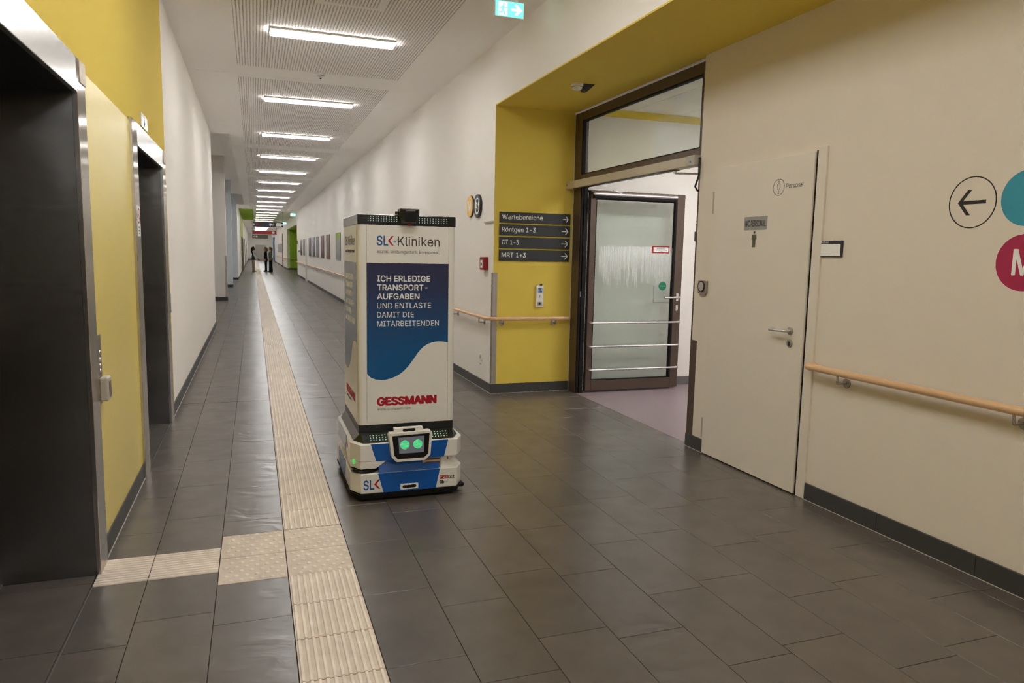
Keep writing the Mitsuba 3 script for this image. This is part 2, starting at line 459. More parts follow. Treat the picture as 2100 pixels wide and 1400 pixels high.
# lights in a ladder down the corridor
LX0, LX1, LW, LP, LY = 0.205, 1.445, 0.18, 3.475, 7.925
ORD = ["first", "second", "third", "fourth", "fifth", "sixth", "seventh", "eighth", "ninth", "tenth"]
def light_box(L, yc):
    """Opal box hanging just clear of the ceiling: lit underside and sides, thin grey tray above."""
    y0, y1 = yc - LW / 2, yc + LW / 2
    z0, z1, z2 = ZC - 0.046, ZC - 0.023, ZC - 0.002
    part(L, "housing", bx(LX0 - 0.006, LX1 + 0.006, y0 - 0.006, y1 + 0.006, z1, z2), "m_plastic_grey")
    m = bx(LX0, LX1, y0, y1, z0, z1 + 0.001)
    m.update_faces(m.face_normals[:, 2] < 0.5)                      # its closed top lies inside the tray
    w = 2.0 if -4 < yc < 22 else 1.0 if -14 < yc < 45 else 0.35
    part(L, "diffuser", m, "m_plastic_white", emitter=emit(LAMP, w))
for k in range(-9, 29):
    yc = LY + LP * k
    if not (YB + 0.5 < yc < YE - 1): continue
    if 0 <= k < 10:
        lab = f"slim rectangular ceiling light, {ORD[k]} from the front of the row" if k else "nearest and largest slim rectangular ceiling light above the robot"
        L = thing("ceiling_light", lab, "ceiling light", "ceiling lights along the corridor")
    elif k >= 10:
        L = thing("ceiling_light", "small distant strip light near the far end of the corridor ceiling", "ceiling light", "far ceiling lights")
    else:
        L = thing("ceiling_light", "added unseen strip light that brightens the cream wall of the recess", "ceiling light", "ceiling lights out of view")
    light_box(L, yc)
for k in (-2,):                                             # added unseen lamp between the rungs, brightens the recess wall
    L = thing("ceiling_light", "added unseen strip light that brightens the cream wall of the recess", "ceiling light", "ceiling lights out of view")
    light_box(L, LY + LP * (k + 0.5))

# ------------------------------------------------------------------ left side: lifts, white wall, bays
PT, PH, PF = 2.195, 2.345, 0.022       # portal opening height, top of the steel header, how far the steel stands proud
LIFTS = [(2.27, 3.69), (5.43, 6.85)]
JN, JF = 0.21, 0.165                   # width of the near and far jamb plates
wl = struct("wall_left", cat([bx(-1.4, XL, -3.0, 7.25, PH, ZC + 0.012)] + [bx(-1.4, XL, a, b, 0, PH) for a, b in ((-3.0, 2.27 - JN), (3.69 + JF, 5.43 - JN), (6.85 + JF + 0.03, 7.25))] ), "m_yellow", "yellow wall with the two lifts")
for a, b in ((-1.5, 2.27 - JN - 0.002), (3.69 + JF + 0.002, 5.43 - JN - 0.002), (6.85 + JF + 0.032, 7.25)):
    part(wl, "panel", bx(XL, XL + 0.006, a, b, 0.1, PH - 0.02), "m_yellow_gloss", label="satin yellow lower panel between the lift portals")
struct("wall_left_white", cat([bx(-1.0, XL, 7.25, 15.3, 0, ZC + 0.012)]), "m_white", "plain white wall beyond the lifts")
struct("wall_left_rear", bx(-1.0, XL, YB, -3.0, 0, ZC + 0.012), "m_white", "white wall behind the viewpoint")

for i, (a, b) in enumerate(LIFTS):
    e = thing("lift", ("nearest lift portal of dark brushed steel, cut off by the left edge", "second lift portal of brushed steel beside the white wall")[i], "elevator", "lifts in the yellow wall")
    fj = 0.165 if i == 0 else 0.195
    part(e, "header", bx(XL, XL + PF, a, b, PT, PH, 0.002), "m_steel_bright", label="polished steel header")
    for m in (bx(XL, XL + PF, b, b + fj, 0, PH, 0.002), bx(XL, XL + PF, a - JN, a, 0, PH, 0.002)):
        part(e, "jamb", m, "m_steel_jamb", uv=m.vertices[:, [1, 2]])
    for m in (bx(-1.3, XL + 0.001, b, b + 0.03, 0, PT + 0.03), bx(-1.3, XL + 0.001, a - 0.03, a, 0, PT + 0.03)):
        part(e, "reveal", m, "m_steel_dark", uv=m.vertices[:, [0, 2]])
    part(e, "soffit", bx(-1.3, XL + 0.001, a, b, PT, PT + 0.03), "m_steel_dark")
    mid = (a + b) / 2
    for s0, s1 in ((a, mid - 0.003), (mid + 0.003, b)):
        part(e, "door_panel", bx(-1.19, -1.16, s0, s1, 0.006, PT), "m_steel_dark")
    part(e, "sill", bx(-1.2, -1.10, a, b, -0.003, 0.006), "m_steel")
    struct("wall_lift_shaft", bx(-1.45, -1.305, a, b, 0, PT + 0.15), "m_white", "closed back of the lift niche")
    part(e, "hall_lantern", bx(XL + PF, XL + PF + 0.005, b + 0.055, b + fj - 0.003, PT + 0.05, PH - 0.004, 0.001), "m_cream", label="small cream box at the top of the jamb")
FL = XN(XL + PF)
sk = "lift_001"
part(sk, "notice", FL.poly(sbox(5.285, 1.60, 5.415, 1.80), 0.0008), "m_print_white", label="narrow white prohibition notice")
ring = Point(5.35, 1.735).buffer(0.05).difference(Point(5.35, 1.735).buffer(0.04)).union(LineString([(5.318, 1.765), (5.382, 1.705)]).buffer(0.005))
part(sk, "notice_print", FL.poly(ring, 0.0006, 0.0008), "m_print_red")
part(sk, "notice_text", cat([FL.poly(sbox(5.325, z, 5.375, z + 0.008), 0.0006, 0.0008) for z in (1.615, 1.632, 1.655)]), "m_print_dark")

cp = thing("lift_call_panel", "tall narrow steel call panel with a grey card reader beside the nearest lift", "control panel")
FW = XN(XL + 0.006)
part(cp, "plate", FW.poly(sbox(3.885, 0.77, 3.985, 1.105), 0.006), "m_steel_brown")
for z in (1.02, 0.985, 0.955, 0.93):
    part(cp, "button", lathe([(0, 0.004), (0.009, 0.004), (0.011, 0.0)], (XL + 0.012, 3.945, z), "x", 12), "m_steel")
part(cp, "card_reader", bx(XL + 0.012, XL + 0.05, 3.90, 3.985, 0.785, 0.90, 0.006), "m_plastic_grey", label="grey card reader box")
part(cp, "reader_window", bx(XL + 0.05, XL + 0.052, 3.925, 3.972, 0.80, 0.878, 0.001), "m_base_grey")
cp2 = thing("lift_call_panel", "small steel call panel between the second lift and the white wall", "control panel")
part(cp2, "plate", FW.poly(sbox(7.075, 0.95, 7.15, 1.12), 0.012), "m_steel_brown")
part(cp2, "button", lathe([(0, 0.004), (0.009, 0.004), (0.011, 0.0)], (XL + 0.018, 7.11, 1.04), "x", 12), "m_steel")

ind = thing("lift_sign", "small steel direction plate on the yellow wall above the second lift", "sign")
FY = XN(XL)
part(ind, "plate", FY.poly(sbox(5.745, 2.37, 6.055, 2.463), 0.012), "m_steel_bright")
part(ind, "arrow", FY.poly(unary_union([LineString([(5.9, 2.385), (5.9, 2.445)]).buffer(0.006), LineString([(5.87, 2.41), (5.9, 2.385), (5.93, 2.41)]).buffer(0.006)]), 0.001, 0.012), "m_print_dark")

def skirting(name, fn, cuts, zt=0.102, bsdf="m_base"):
    root = None
    for a, b in zip(cuts[:-1], cuts[1:]):
        m = fn(a + 0.0008, b - 0.0008, zt)
        if root is None:
            root = thing(name, "dark tiled skirting", None, None, "structure")
        part(root, "tile", m, bsdf)
    return root
bl = lambda a, b, zt: bx(XL, XL + 0.012, a, b, 0, zt, 0.002)
skirting("baseboard_left", bl, [3.69 + JF, 4.455, 5.43 - JN])
skirting("baseboard_left_far", bl, [6.85 + 0.195, 7.645, 8.245, 8.845, 9.445, 10.045, 10.645, 11.245, 11.845, 12.445, 13.045, 13.645, 14.245, 14.845, 15.3])

mat("m_seal", lin(168, 162, 154), rough=0.7, spec=0.2)
for key, m in (("baseboard_left", bx(XL + 0.012, XL + 0.017, 3.69 + JF, 5.43 - JN, -0.002, 0.002)), ("baseboard_left_far", bx(XL + 0.012, XL + 0.017, 7.05, 15.3, -0.002, 0.002))):
    part(key, "seal", m, "m_seal", label="pale sealant line along the floor")
for a, b in LIFTS:
    part(floor, "threshold_seal", bx(XL + 0.007, XL + 0.010, a, b, -0.002, 0.0006), "m_base_grey")

# bays on the left with end walls of piers
bays = cat([bx(-2.6, -2.4, 15.1, 38.9, 0, 4.3), bx(-2.6, -1.0, 15.1, 15.3, 0, 4.3), bx(-1.0, XL, 15.1, 15.3, ZC, 4.3)])
struct("wall_bays", bays, "m_white", "white rear wall of the side bays on the left")
for i, y in enumerate(Y_ALC[1:]):
    xe = (-0.755, -0.80, -0.742)[i]
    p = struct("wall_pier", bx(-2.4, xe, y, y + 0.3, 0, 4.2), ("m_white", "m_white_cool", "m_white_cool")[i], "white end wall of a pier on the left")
    part(p, "skirting", bx(-2.4, xe + 0.012, y - 0.012, y, 0, 0.105), "m_base")
    if i == 0:
        part(p, "corner_guard", cat([bx(xe - 0.05, xe + 0.003, y - 0.003, y, 0.105, 1.32), bx(xe, xe + 0.003, y, y + 0.05, 0.105, 1.32)]), "m_steel_brown")
struct("wall_left_far", cat([bx(-1.0, -0.742, 38.9, 49.0, 0, ZC + 0.01), bx(-1.0, -0.742, 60.0, YE, 0, ZC + 0.01)]), "m_white", "white left wall at the far end")
mat("m_lime", lin(206, 204, 120), rough=0.75, spec=0.2)
wf = struct("wall_left_lifts", bx(-1.0, -0.742, 49.0, 60.0, 0, ZC + 0.01), "m_lime", "pale lime wall with far lifts")
for y in (50.0, 54.5):
    part(wf, "lift_front", bx(-0.742, -0.70, y, y + 3.4, 0, 2.3), "m_olive", label="dark front of a far lift")
part(wf, "pale_panel", bx(-0.742, -0.725, 49.0, 50.0, 0.1, ZC - 0.02), "m_cream")
for y0 in (68.0, 84.0):
    part("wall_left_far", "door_front", bx(-0.742, -0.72, y0, y0 + 2.4, 0, 2.4), "m_base_grey")
part("wall_left_far", "skirting", cat([bx(-0.742, -0.73, 38.9, 49, 0, 0.1), bx(-0.742, -0.73, 60, YE, 0, 0.1)]), "m_base")

# ------------------------------------------------------------------ far end
we = struct("wall_end", bx(-1.0, 2.7, YE, YE + 0.2, 0, ZC + 0.01), "m_white", "white end wall of the corridor")
part(we, "skirting", bx(-0.75, 2.44, YE - 0.012, YE, 0, 0.12), "m_base")
fd = struct("door_3", bx(0.25, 1.75, YE - 0.05, YE - 0.012, 0.0, 2.12), "m_plastic_grey", "pale double door in the end wall")
part(fd, "leaf_gap", bx(0.995, 1.005, YE - 0.053, YE - 0.05, 0.01, 2.1), "m_base")
struct("wall_rear", bx(-1.0, 3.6, YB - 0.2, YB, 0, ZC + 0.01), "m_white", "wall closing the corridor behind the viewpoint")

# ------------------------------------------------------------------ right corridor wall
GR = (45.0, 58.6)
BR = (93.0, 102.0)
wr = struct("wall_right", cat([bx(XR, XR + 0.2, YV, GR[0], 0, ZC + 0.01), bx(XR, XR + 0.2, GR[0], GR[1], 3.03, ZC + 0.01), bx(XR, XR + 0.2, GR[1], BR[0], 0, ZC + 0.01),
                               bx(XR, XR + 0.2, BR[0], BR[1], 3.03, ZC + 0.01), bx(XR, XR + 0.2, BR[1], YE, 0, ZC + 0.01), bx(XR, XR + 0.1, -6.0, YV, ZS + 0.012, ZC + 0.01),
                               bx(XR, XR + 0.2, YB, -6.0, 0, ZC + 0.01)]), "m_white", "long white corridor wall on the right")
struct("wall_recess_green", cat([bx(XR + 0.001, 3.6, GR[1], GR[1] + 0.2, 0, 3.25), bx(3.5, 3.6, GR[0], GR[1], 0, 3.25), bx(XR + 0.2, 3.6, GR[0] - 0.2, GR[0], 0, 3.25), bx(XR + 0.001, 3.6, GR[0], GR[1], 3.03, 3.1)]), "m_green", "green walls and soffit of the far recess")
part("wall_recess_green", "floor_tiles", bx(XR, 3.5, GR[0], GR[1], -0.006, TOP), "m_slate", kind="stuff")
part("wall_recess_green", "skirting", bx(XR, 3.5, GR[1] - 0.012, GR[1], 0, 0.11), "m_base")
struct("wall_recess_blue", cat([bx(XR + 0.001, 3.6, BR[1], BR[1] + 0.2, 0, 3.25), bx(3.5, 3.6, BR[0], BR[1], 0, 3.25), bx(XR + 0.2, 3.6, BR[0] - 0.2, BR[0], 0, 3.25), bx(XR + 0.001, 3.6, BR[0], BR[1], 3.03, 3.1)]), "m_blue_paint", "blue walls of the furthest recess")
skirting("baseboard_right_corridor", lambda a, b, zt: bx(XR - 0.012, XR, a, b, 0, zt, 0.002), [YV - 0.012] + [YV + 0.6 * i for i in range(1, 48)] + [36.3])
skirting("baseboard_right_far", lambda a, b, zt: bx(XR - 0.012, XR, a, b, 0, zt), [37.8, 45.0])
skirting("baseboard_right_end", lambda a, b, zt: bx(XR - 0.012, XR, a, b, 0, zt), [58.6, 66.8, 93.0])
d4 = struct("door_4", cat([bx(XR - 0.02, XR, 36.32, 36.42, 0, 2.15), bx(XR - 0.02, XR, 37.68, 37.78, 0, 2.15), bx(XR - 0.02, XR, 36.42, 37.68, 2.05, 2.15)]), "m_plastic_white", "white door set in the right wall between the pictures")
part(d4, "leaf", bx(XR - 0.012, XR, 36.42, 37.68, 0.005, 2.05), "m_door")
part(d4, "handle", cyl((XR - 0.05, 36.55, 1.05), (XR - 0.05, 36.70, 1.05), 0.011, 10), "m_steel")
d5 = struct("door_5", bx(XR - 0.06, XR, 66.9, 67.2, 0, 2.9), "m_bronze", "dark upright of a fire door against the right wall")

# ------------------------------------------------------------------ recess on the right: yellow return, soffit, door wall
wy = struct("wall_yellow", bx(XR + 0.2, 3.36, YV, YV + 0.15, 0, 3.3), "m_yellow", "yellow return wall with direction signs")
part(wy, "corner_face", bx(XR + 0.001, XR + 0.2, YV - 0.0005, YV + 0.1, 0, ZS), "m_yellow")
struct("ceiling_recess", bx(XR + 0.0005, 3.37, -6.0, YV + 0.05, ZS, ZS + 0.012), "m_yellow", "yellow soffit of the recess")
struct("wall_above_soffit", bx(3.34, 3.45, -6.0, YV + 0.1, ZS + 0.01, 3.3), "m_white", "closing wall above the soffit")
ww = struct("wall_white_door", cat([bx(XW, XW + 0.12, -6.0, 3.69, 0, ZS + 0.01), bx(XW, XW + 0.12, 4.735, 4.975, 0, ZS + 0.01), bx(XW, XW + 0.12, 3.69, 4.735, 2.2, ZS + 0.01)]), "m_cream", "cream wall with the staff toilet door")
struct("wall_recess_rear", bx(XR, 3.6, -6.2, -6.0, 0, ZC), "m_white", "rear end wall of the recess")
skirting("baseboard_yellow", lambda a, b, zt: bx(a, b, YV - 0.012, YV, 0, zt, 0.002), [XR - 0.012, 3.045, 3.36], 0.106)
skirting("baseboard_right", lambda a, b, zt: bx(XW - 0.012, XW, a, b, 0, zt, 0.002), [-5.9, -4.7, -3.5, -2.3, -1.17, -0.57, 0.03, 0.63, 1.23, 1.83, 2.43, 3.035, 3.612], 0.108)
skirting("baseboard_door_side", lambda a, b, zt: bx(XW - 0.012, XW, a, b, 0, zt, 0.002), [4.742, 4.99], 0.105)

part("baseboard_right", "seal", bx(XW - 0.017, XW - 0.012, -5.9, 3.612, -0.002, 0.002), "m_seal", label="pale sealant line along the floor")
part("baseboard_door_side", "seal", bx(XW - 0.017, XW - 0.012, 4.742, 4.99, -0.002, 0.002), "m_seal")
part("baseboard_right_corridor", "seal", bx(XR - 0.017, XR - 0.012, YV - 0.017, 36.3, -0.002, 0.002), "m_seal")
part("baseboard_yellow", "seal", bx(XR - 0.012, 3.36, YV - 0.017, YV - 0.012, -0.002, 0.002), "m_seal")
cg = whole("corner_guard", cat([bx(XR - 0.003, XR + 0.05, YV - 0.003, YV, 0.106, 1.328), bx(XR - 0.003, XR, YV, YV + 0.05, 0.106, 1.328)]), "m_steel_brown", "tall steel corner guard on the edge of the yellow return wall", "corner guard")
cg2 = whole("corner_guard", cat([bx(XW - 0.003, XW, 4.905, 4.978, 0.105, 0.875), bx(XW - 0.003, XW + 0.05, 4.975, 4.978, 0.105, 0.875)]), "m_bronze", "short bronze corner guard beside the hinge side of the staff toilet door", "corner guard")

# side corridor behind the frame
struct("wall_side_corridor", bx(3.36, 9.1, YV, YV + 0.15, 0, 3.3), "m_white", "white wall of the side corridor behind the glazed door")
part("wall_side_corridor", "yellow_band", bx(3.45, 9.0, YV - 0.004, YV, 3.075, 3.155), "m_yellow")
part("wall_side_corridor", "skirting", bx(3.45, 9.0, YV - 0.012, YV, 0, 0.1), "m_base_grey")
struct("wall_side_near", bx(3.445, 9.1, 4.75, 4.9, 0, 3.3), "m_white", "near wall of the side corridor")
struct("wall_side_end", bx(9.0, 9.2, 4.75, YV + 0.1, 0, 3.3), "m_white", "end wall of the side corridor")
cs = struct("ceiling_side", bx(3.44, 9.1, 4.75, YV + 0.1, 3.165, 3.25), "m_plastic_grey", "panelled ceiling of the side corridor")
for i in range(9):
    part(cs, "panel", bx(3.452 + 0.62 * i, 3.452 + 0.62 * i + 0.612, 4.9, YV, 3.158, 3.166), "m_ceiling")
sl = thing("ceiling_light", "light panel on the ceiling of the side corridor", "ceiling light", "ceiling lights out of view")
for (x, y) in ((4.75, 5.75), (6.9, 6.0)):
    part(sl, "housing", bx(x - 0.62, x + 0.62, y - 0.17, y + 0.17, 3.125, 3.157), "m_plastic_grey")
    v = np.array([[x - 0.6, y - 0.15, 3.124], [x + 0.6, y - 0.15, 3.124], [x + 0.6, y + 0.15, 3.124], [x - 0.6, y + 0.15, 3.124]])
    part(sl, "diffuser", trimesh.Trimesh(v, [[0, 2, 1], [0, 3, 2]], process=False), "m_plastic_white", emitter=emit((13, 13, 13), 1.0))

# ------------------------------------------------------------------ glazed frame with transom
dfm = struct("window_1", cat([bx(3.36, 3.44, 7.28, 7.455, 0, 3.06, 0.003), bx(3.36, 3.44, 4.98, 5.05, 0, 3.06, 0.003),
                              bx(3.36, 3.44, 5.05, 7.28, 2.97, 3.06, 0.003), bx(3.36, 3.44, 5.05, 7.28, 2.335, 2.40, 0.003)]), "m_bronze", "bronze frame of the glazed doorway with transom window")
part(dfm, "pane", bx(3.398, 3.399, 5.05, 7.28, 2.40, 2.97), "m_glass", label="clear transom pane")
part(dfm, "gasket", cat([bx(3.362, 3.40, 7.255, 7.28, 2.40, 2.97), bx(3.362, 3.40, 5.05, 5.06, 2.40, 2.97), bx(3.362, 3.40, 5.05, 7.28, 2.955, 2.97), bx(3.362, 3.40, 5.05, 7.28, 2.40, 2.408)]), "m_rubber", label="black glazing gasket")
part(dfm, "seal", cat([bx(3.40, 3.444, 7.255, 7.285, 0, 2.335), bx(3.37, 3.385, 7.262, 7.282, 0, 2.335)]), "m_rubber")
part(dfm, "strike_plate", bx(3.385, 3.40, 7.27, 7.279, 1.08, 1.14), "m_steel")

# the open leaf, folded back against the side wall
dl = struct("door_2", cat([bx(3.475, 3.545, 7.25, 7.315, 0.02, 2.24, 0.004), bx(4.565, 4.667, 7.25, 7.315, 0.02, 2.24, 0.004),
                           bx(3.545, 4.565, 7.25, 7.315, 2.155, 2.24, 0.004), bx(3.545, 4.565, 7.25, 7.315, 0.02, 0.138, 0.004)]), "m_bronze", "open glazed door leaf with bronze frame and three push bars")
part(dl, "pane", bx(3.545, 4.565, 7.288, 7.289, 0.138, 2.155), "m_glass", label="clear glass pane")
part(dl, "gasket", cat([bx(4.545, 4.565, 7.252, 7.30, 0.138, 2.155), bx(3.545, 3.552, 7.252, 7.30, 0.138, 2.155), bx(3.545, 4.565, 7.252, 7.30, 2.145, 2.155), bx(3.545, 4.565, 7.252, 7.30, 0.138, 0.145)]), "m_rubber")
part(dl, "bright_gap_strip", bx(3.446, 3.459, 7.272, 7.282, 0.03, 2.22), "m_plastic_grey", label="pale strip standing in for the bright wall seen through the hinge gap")  # pale strip put in for the bright wall showing through the gap
part(dl, "hinge_seal", bx(3.460, 3.474, 7.265, 7.31, 0.02, 2.24), "m_rubber", label="black finger guard on the hinge edge")
for z in (0.79, 0.525, 0.262):
    pts = arc((3.50, 7.249, z), (3.53, 7.20, z), (3.50, 7.20, z)) + [(3.56, 7.20, z), (4.60, 7.20, z)] + arc((4.615, 7.20, z), (4.64, 7.249, z), (4.64, 7.20, z))
    part(dl, "push_bar", tube(pts, 0.0115, 12), "m_steel", 40, label="slim steel push bar across the glass")
hp = [(4.615, 7.249, 1.075), (4.615, 7.195, 1.075)] + arc((4.61, 7.19, 1.075), (4.58, 7.185, 1.075), (4.61, 7.185, 1.075)) + [(4.41, 7.185, 1.072)]
part(dl, "handle", tube(hp, 0.011, 12), "m_steel", 40, label="steel lever handle")
part(dl, "handle_plate", bx(4.60, 4.632, 7.243, 7.25, 1.03, 1.12, 0.002), "m_steel")
part(dl, "cylinder_plate", bx(4.60, 4.628, 7.243, 7.25, 0.915, 0.985, 0.002), "m_steel")
FD = YF(7.287)
stripes = []
r2 = random.Random(3)
for i in range(70):
    x = 3.62 + 0.92 * i / 69 + r2.uniform(-0.004, 0.004)
    z1 = 1.66 - r2.uniform(0, 0.03); z0 = 1.40 - r2.uniform(0.0, 0.22)
    stripes.append(Polygon([(x - 0.0032, z1), (x + 0.0032, z1), (x + 0.002, z0), (x - 0.002, z0)]))
part(dl, "frosted_stripe", FD.poly(unary_union(stripes), 0.0003, 0.0003), "m_film", label="band of fine frosted stripes on the glass", kind="stuff")
part(dl, "warning_sign", FD.poly(sbox(4.275, 1.575, 4.508, 1.655), 0.0008, 0.0004), "m_print_red", label="small white notice with a red border")
part(dl, "warning_sign_field", FD.poly(sbox(4.30, 1.588, 4.494, 1.642), 0.0004, 0.0012), "m_print_white")
part(dl, "warning_sign_text", cat([FD.poly(sbox(4.34, 1.622, 4.455, 1.629), 0.0003, 0.0016), FD.poly(sbox(4.32, 1.607, 4.475, 1.615), 0.0003, 0.0016), FD.poly(sbox(4.385, 1.595, 4.42, 1.60), 0.0003, 0.0016)]), "m_print_grey")
part(dl, "round_sticker", FD.poly(Point(4.437, 1.20).buffer(0.05), 0.0006, 0.0004), "m_sticker_green", label="round green sticker on the glass")
part(dl, "round_sticker_text", FD.poly(sbox(4.405, 1.196, 4.47, 1.203), 0.0003, 0.001), "m_print_grey")
part(dl, "slide_rail", bx(3.49, 4.55, 7.205, 7.25, 2.185, 2.222, 0.012), "m_steel_bright", 30, label="silver closer rail along the top of the leaf")
part(dl, "rail_shade_strip", bx(3.50, 4.54, 7.215, 7.25, 2.158, 2.184, 0.003), "m_rubber")  # solid dark strip in place of the shade under the closer rail
part(dl, "closer_arm", cat([tube([(3.42, 7.17, 2.245), (3.70, 7.18, 2.24)], 0.007, 8), tube([(3.70, 7.18, 2.24), (3.83, 7.215, 2.222)], 0.011, 8)]), "m_steel")
part(dl, "hinge_loop", tube(arc((3.485, 7.24, 2.22), (3.455, 7.24, 1.98), (3.40, 7.24, 2.10), 9), 0.007, 8), "m_rubber")

op = thing("door_operator", "long beige automatic door drive under the transom window", "door opener")
part(op, "housing", bx(3.27, 3.36, 5.10, 7.485, 2.252, 2.332, 0.005), "m_operator")
part(op, "end_cap", bx(3.268, 3.36, 4.985, 5.098, 2.25, 2.334, 0.006), "m_plastic_grey", label="end cap with a blue light")
scene[key_for("indicator", op)] = ply(lathe([(0, 0.003), (0.008, 0.003), (0.008, 0)], (3.268, 5.035, 2.285), "-x", 12), "m_print_blue", emitter=emit((0.15, 0.4, 2.2)))
part(op, "screw", lathe([(0, 0.002), (0.006, 0.002), (0.006, 0)], (3.27, 7.44, 2.295), "-x", 10), "m_black")
part(op, "underside_slot", bx(3.285, 3.345, 5.3, 7.3, 2.247, 2.2525), "m_black")
part(op, "arm", cat([tube([(3.315, 5.32, 2.245), (3.315, 5.32, 2.225)], 0.02, 10), tube([(3.315, 5.32, 2.225), (3.40, 5.06, 2.20)], 0.008, 8), bx(3.385, 3.415, 5.052, 5.09, 2.17, 2.21)]), "m_steel")
whole("cable", tube([(3.315, 4.984, 2.31), (3.315, 4.972, 2.31), (3.31, 4.97, 2.27), (3.31, 4.972, 2.17), (3.30, 5.0, 2.09), (3.33, 5.01, 2.06), (3.357, 5.01, 2.075)], 0.008, 8), "m_black", "short black cable loop hanging from the door drive", "cable", smooth=40)

# ------------------------------------------------------------------ staff toilet door
d1 = struct("door_1", bx(3.298, 3.345, 3.70, 4.733, 0.008, 2.203, 0.003), "m_door", "cream staff toilet door")
part(d1, "frame", cat([bx(3.31, XW + 0.05, 3.612, 3.688, 0, 2.228, 0.003)]), "m_door")
part(d1, "edge_seal", bx(3.312, 3.335, 3.688, 3.70, 0.008, 2.21), "m_rubber")
FDo = XP(3.298)
hx = 3.298
part(d1, "handle_rose", lathe([(0, 0.009), (0.022, 0.009), (0.026, 0.006), (0.026, 0)], (hx, 3.815, 1.07), "-x", 24), "m_steel_brown", 40)
hpts = [(hx - 0.005, 3.815, 1.07), (hx - 0.04, 3.815, 1.07)] + arc((hx - 0.045, 3.817, 1.07), (hx - 0.055, 3.84, 1.07), (hx - 0.055, 3.817, 1.07)) + [(hx - 0.055, 3.93, 1.067)] + arc((hx - 0.055, 3.945, 1.066), (hx - 0.03, 3.965, 1.064), (hx - 0.055, 3.965, 1.066))
part(d1, "handle", tube(hpts, 0.0095, 12), "m_steel", 40, label="curved steel lever handle")
part(d1, "key_rose", lathe([(0, 0.008), (0.022, 0.008), (0.026, 0.005), (0.026, 0)], (hx, 3.813, 0.988), "-x", 24), "m_steel_brown", 40)
part(d1, "keyhole", bx(hx - 0.0095, hx - 0.008, 3.808, 3.818, 0.972, 1.0), "m_black")
for z0, z1 in ((1.868, 2.03), (0.128, 0.285)):
    hz = [cyl((3.302, 4.742, z0 + (z1 - z0) * a), (3.302, 4.742, z0 + (z1 - z0) * b), 0.009, 12) for a, b in ((0, 0.27), (0.29, 0.71), (0.73, 1.0))]
    hz.append(cat([bx(3.305, XW, 4.733, 4.745, z0 + 0.02, z1 - 0.02)]))
    part(d1, "hinge", cat(hz), "m_plastic_grey", 40)
P_ = lambda y, z: (-y, z)
# outlined figure in a ring, printed wording
c = (-4.016, 2.008)
ringp = Point(c).buffer(0.055).difference(Point(c).buffer(0.0518))
fig = unary_union([Point(c[0], c[1] + 0.034).buffer(0.0085).difference(Point(c[0], c[1] + 0.034).buffer(0.0062)),
                   Polygon([(c[0] - 0.014, c[1] + 0.021), (c[0] + 0.014, c[1] + 0.021), (c[0] + 0.011, c[1] - 0.012), (c[0] + 0.006, c[1] - 0.012), (c[0] + 0.005, c[1] - 0.045), (c[0] - 0.005, c[1] - 0.045), (c[0] - 0.006, c[1] - 0.012), (c[0] - 0.011, c[1] - 0.012)]).buffer(0.001).difference(
                       Polygon([(c[0] - 0.014, c[1] + 0.021), (c[0] + 0.014, c[1] + 0.021), (c[0] + 0.011, c[1] - 0.012), (c[0] + 0.006, c[1] - 0.012), (c[0] + 0.005, c[1] - 0.045), (c[0] - 0.005, c[1] - 0.045), (c[0] - 0.006, c[1] - 0.012), (c[0] - 0.011, c[1] - 0.012)]).buffer(-0.0015))])
part(d1, "pictogram", FDo.poly(unary_union([ringp, fig]), 0.0006), "m_print_dark", label="outlined figure in a ring")
part(d1, "lettering", FDo.text("Personal", 0.031, (-3.942, 1.996), 0.158), "m_print_dark")
wc = thing("door_sign", "small grey plate reading WC PERSONAL on the staff toilet door", "sign")
part(wc, "plate", FDo.poly(sbox(-4.352, 1.733, -4.110, 1.825), 0.003), "m_print_grey")
part(wc, "lettering", FDo.text("WC PERSONAL", 0.042, (-4.342, 1.757), 0.222, bold=True, lift=0.003), "m_print_dark")
gx, gz = -4.238, 1.668
man = unary_union([Point(gx, gz + 0.047).buffer(0.010), Polygon([(gx - 0.022, gz + 0.034), (gx + 0.022, gz + 0.034), (gx + 0.026, gz - 0.002), (gx + 0.016, gz - 0.004), (gx + 0.015, gz - 0.055), (gx - 0.015, gz - 0.055), (gx - 0.016, gz - 0.004), (gx - 0.026, gz - 0.002)])])
whole("door_pictogram", FDo.poly(man, 0.0015), "m_olive", "brown standing figure stuck below the WC PERSONAL plate", "pictogram")

npl = thing("name_plate", "black framed room plate with a blank white field right of the staff toilet door", "sign")
FWd = XP(XW)
part(npl, "frame", FWd.poly(sbox(-3.62, 1.555, -3.443, 1.653), 0.012), "m_anthracite")
part(npl, "field", FWd.poly(sbox(-3.615, 1.56, -3.453, 1.632), 0.0006, 0.012), "m_print_white")
part(npl, "lettering", FWd.text("R.01.042", 0.012, (-3.61, 1.637), 0.06, lift=0.012), "m_print_white")

bt = thing("door_button", "square steel push button with round face left of the staff toilet door", "button")
part(bt, "plate", bx(XW - 0.02, XW, 4.793, 4.902, 1.258, 1.356, 0.003), "m_steel_brown")
part(bt, "face", lathe([(0, 0.006), (0.034, 0.006), (0.038, 0.0)], (XW - 0.02, 4.853, 1.31), "-x", 28), "m_plastic_grey", 40)
part(bt, "rim", lathe([(0.038, 0.0), (0.038, 0.007), (0.043, 0.007), (0.043, 0.0)], (XW - 0.02, 4.853, 1.31), "-x", 28), "m_black", 40)
part(bt, "base", bx(XW - 0.012, XW, 4.81, 4.885, 1.238, 1.258), "m_steel_brown")

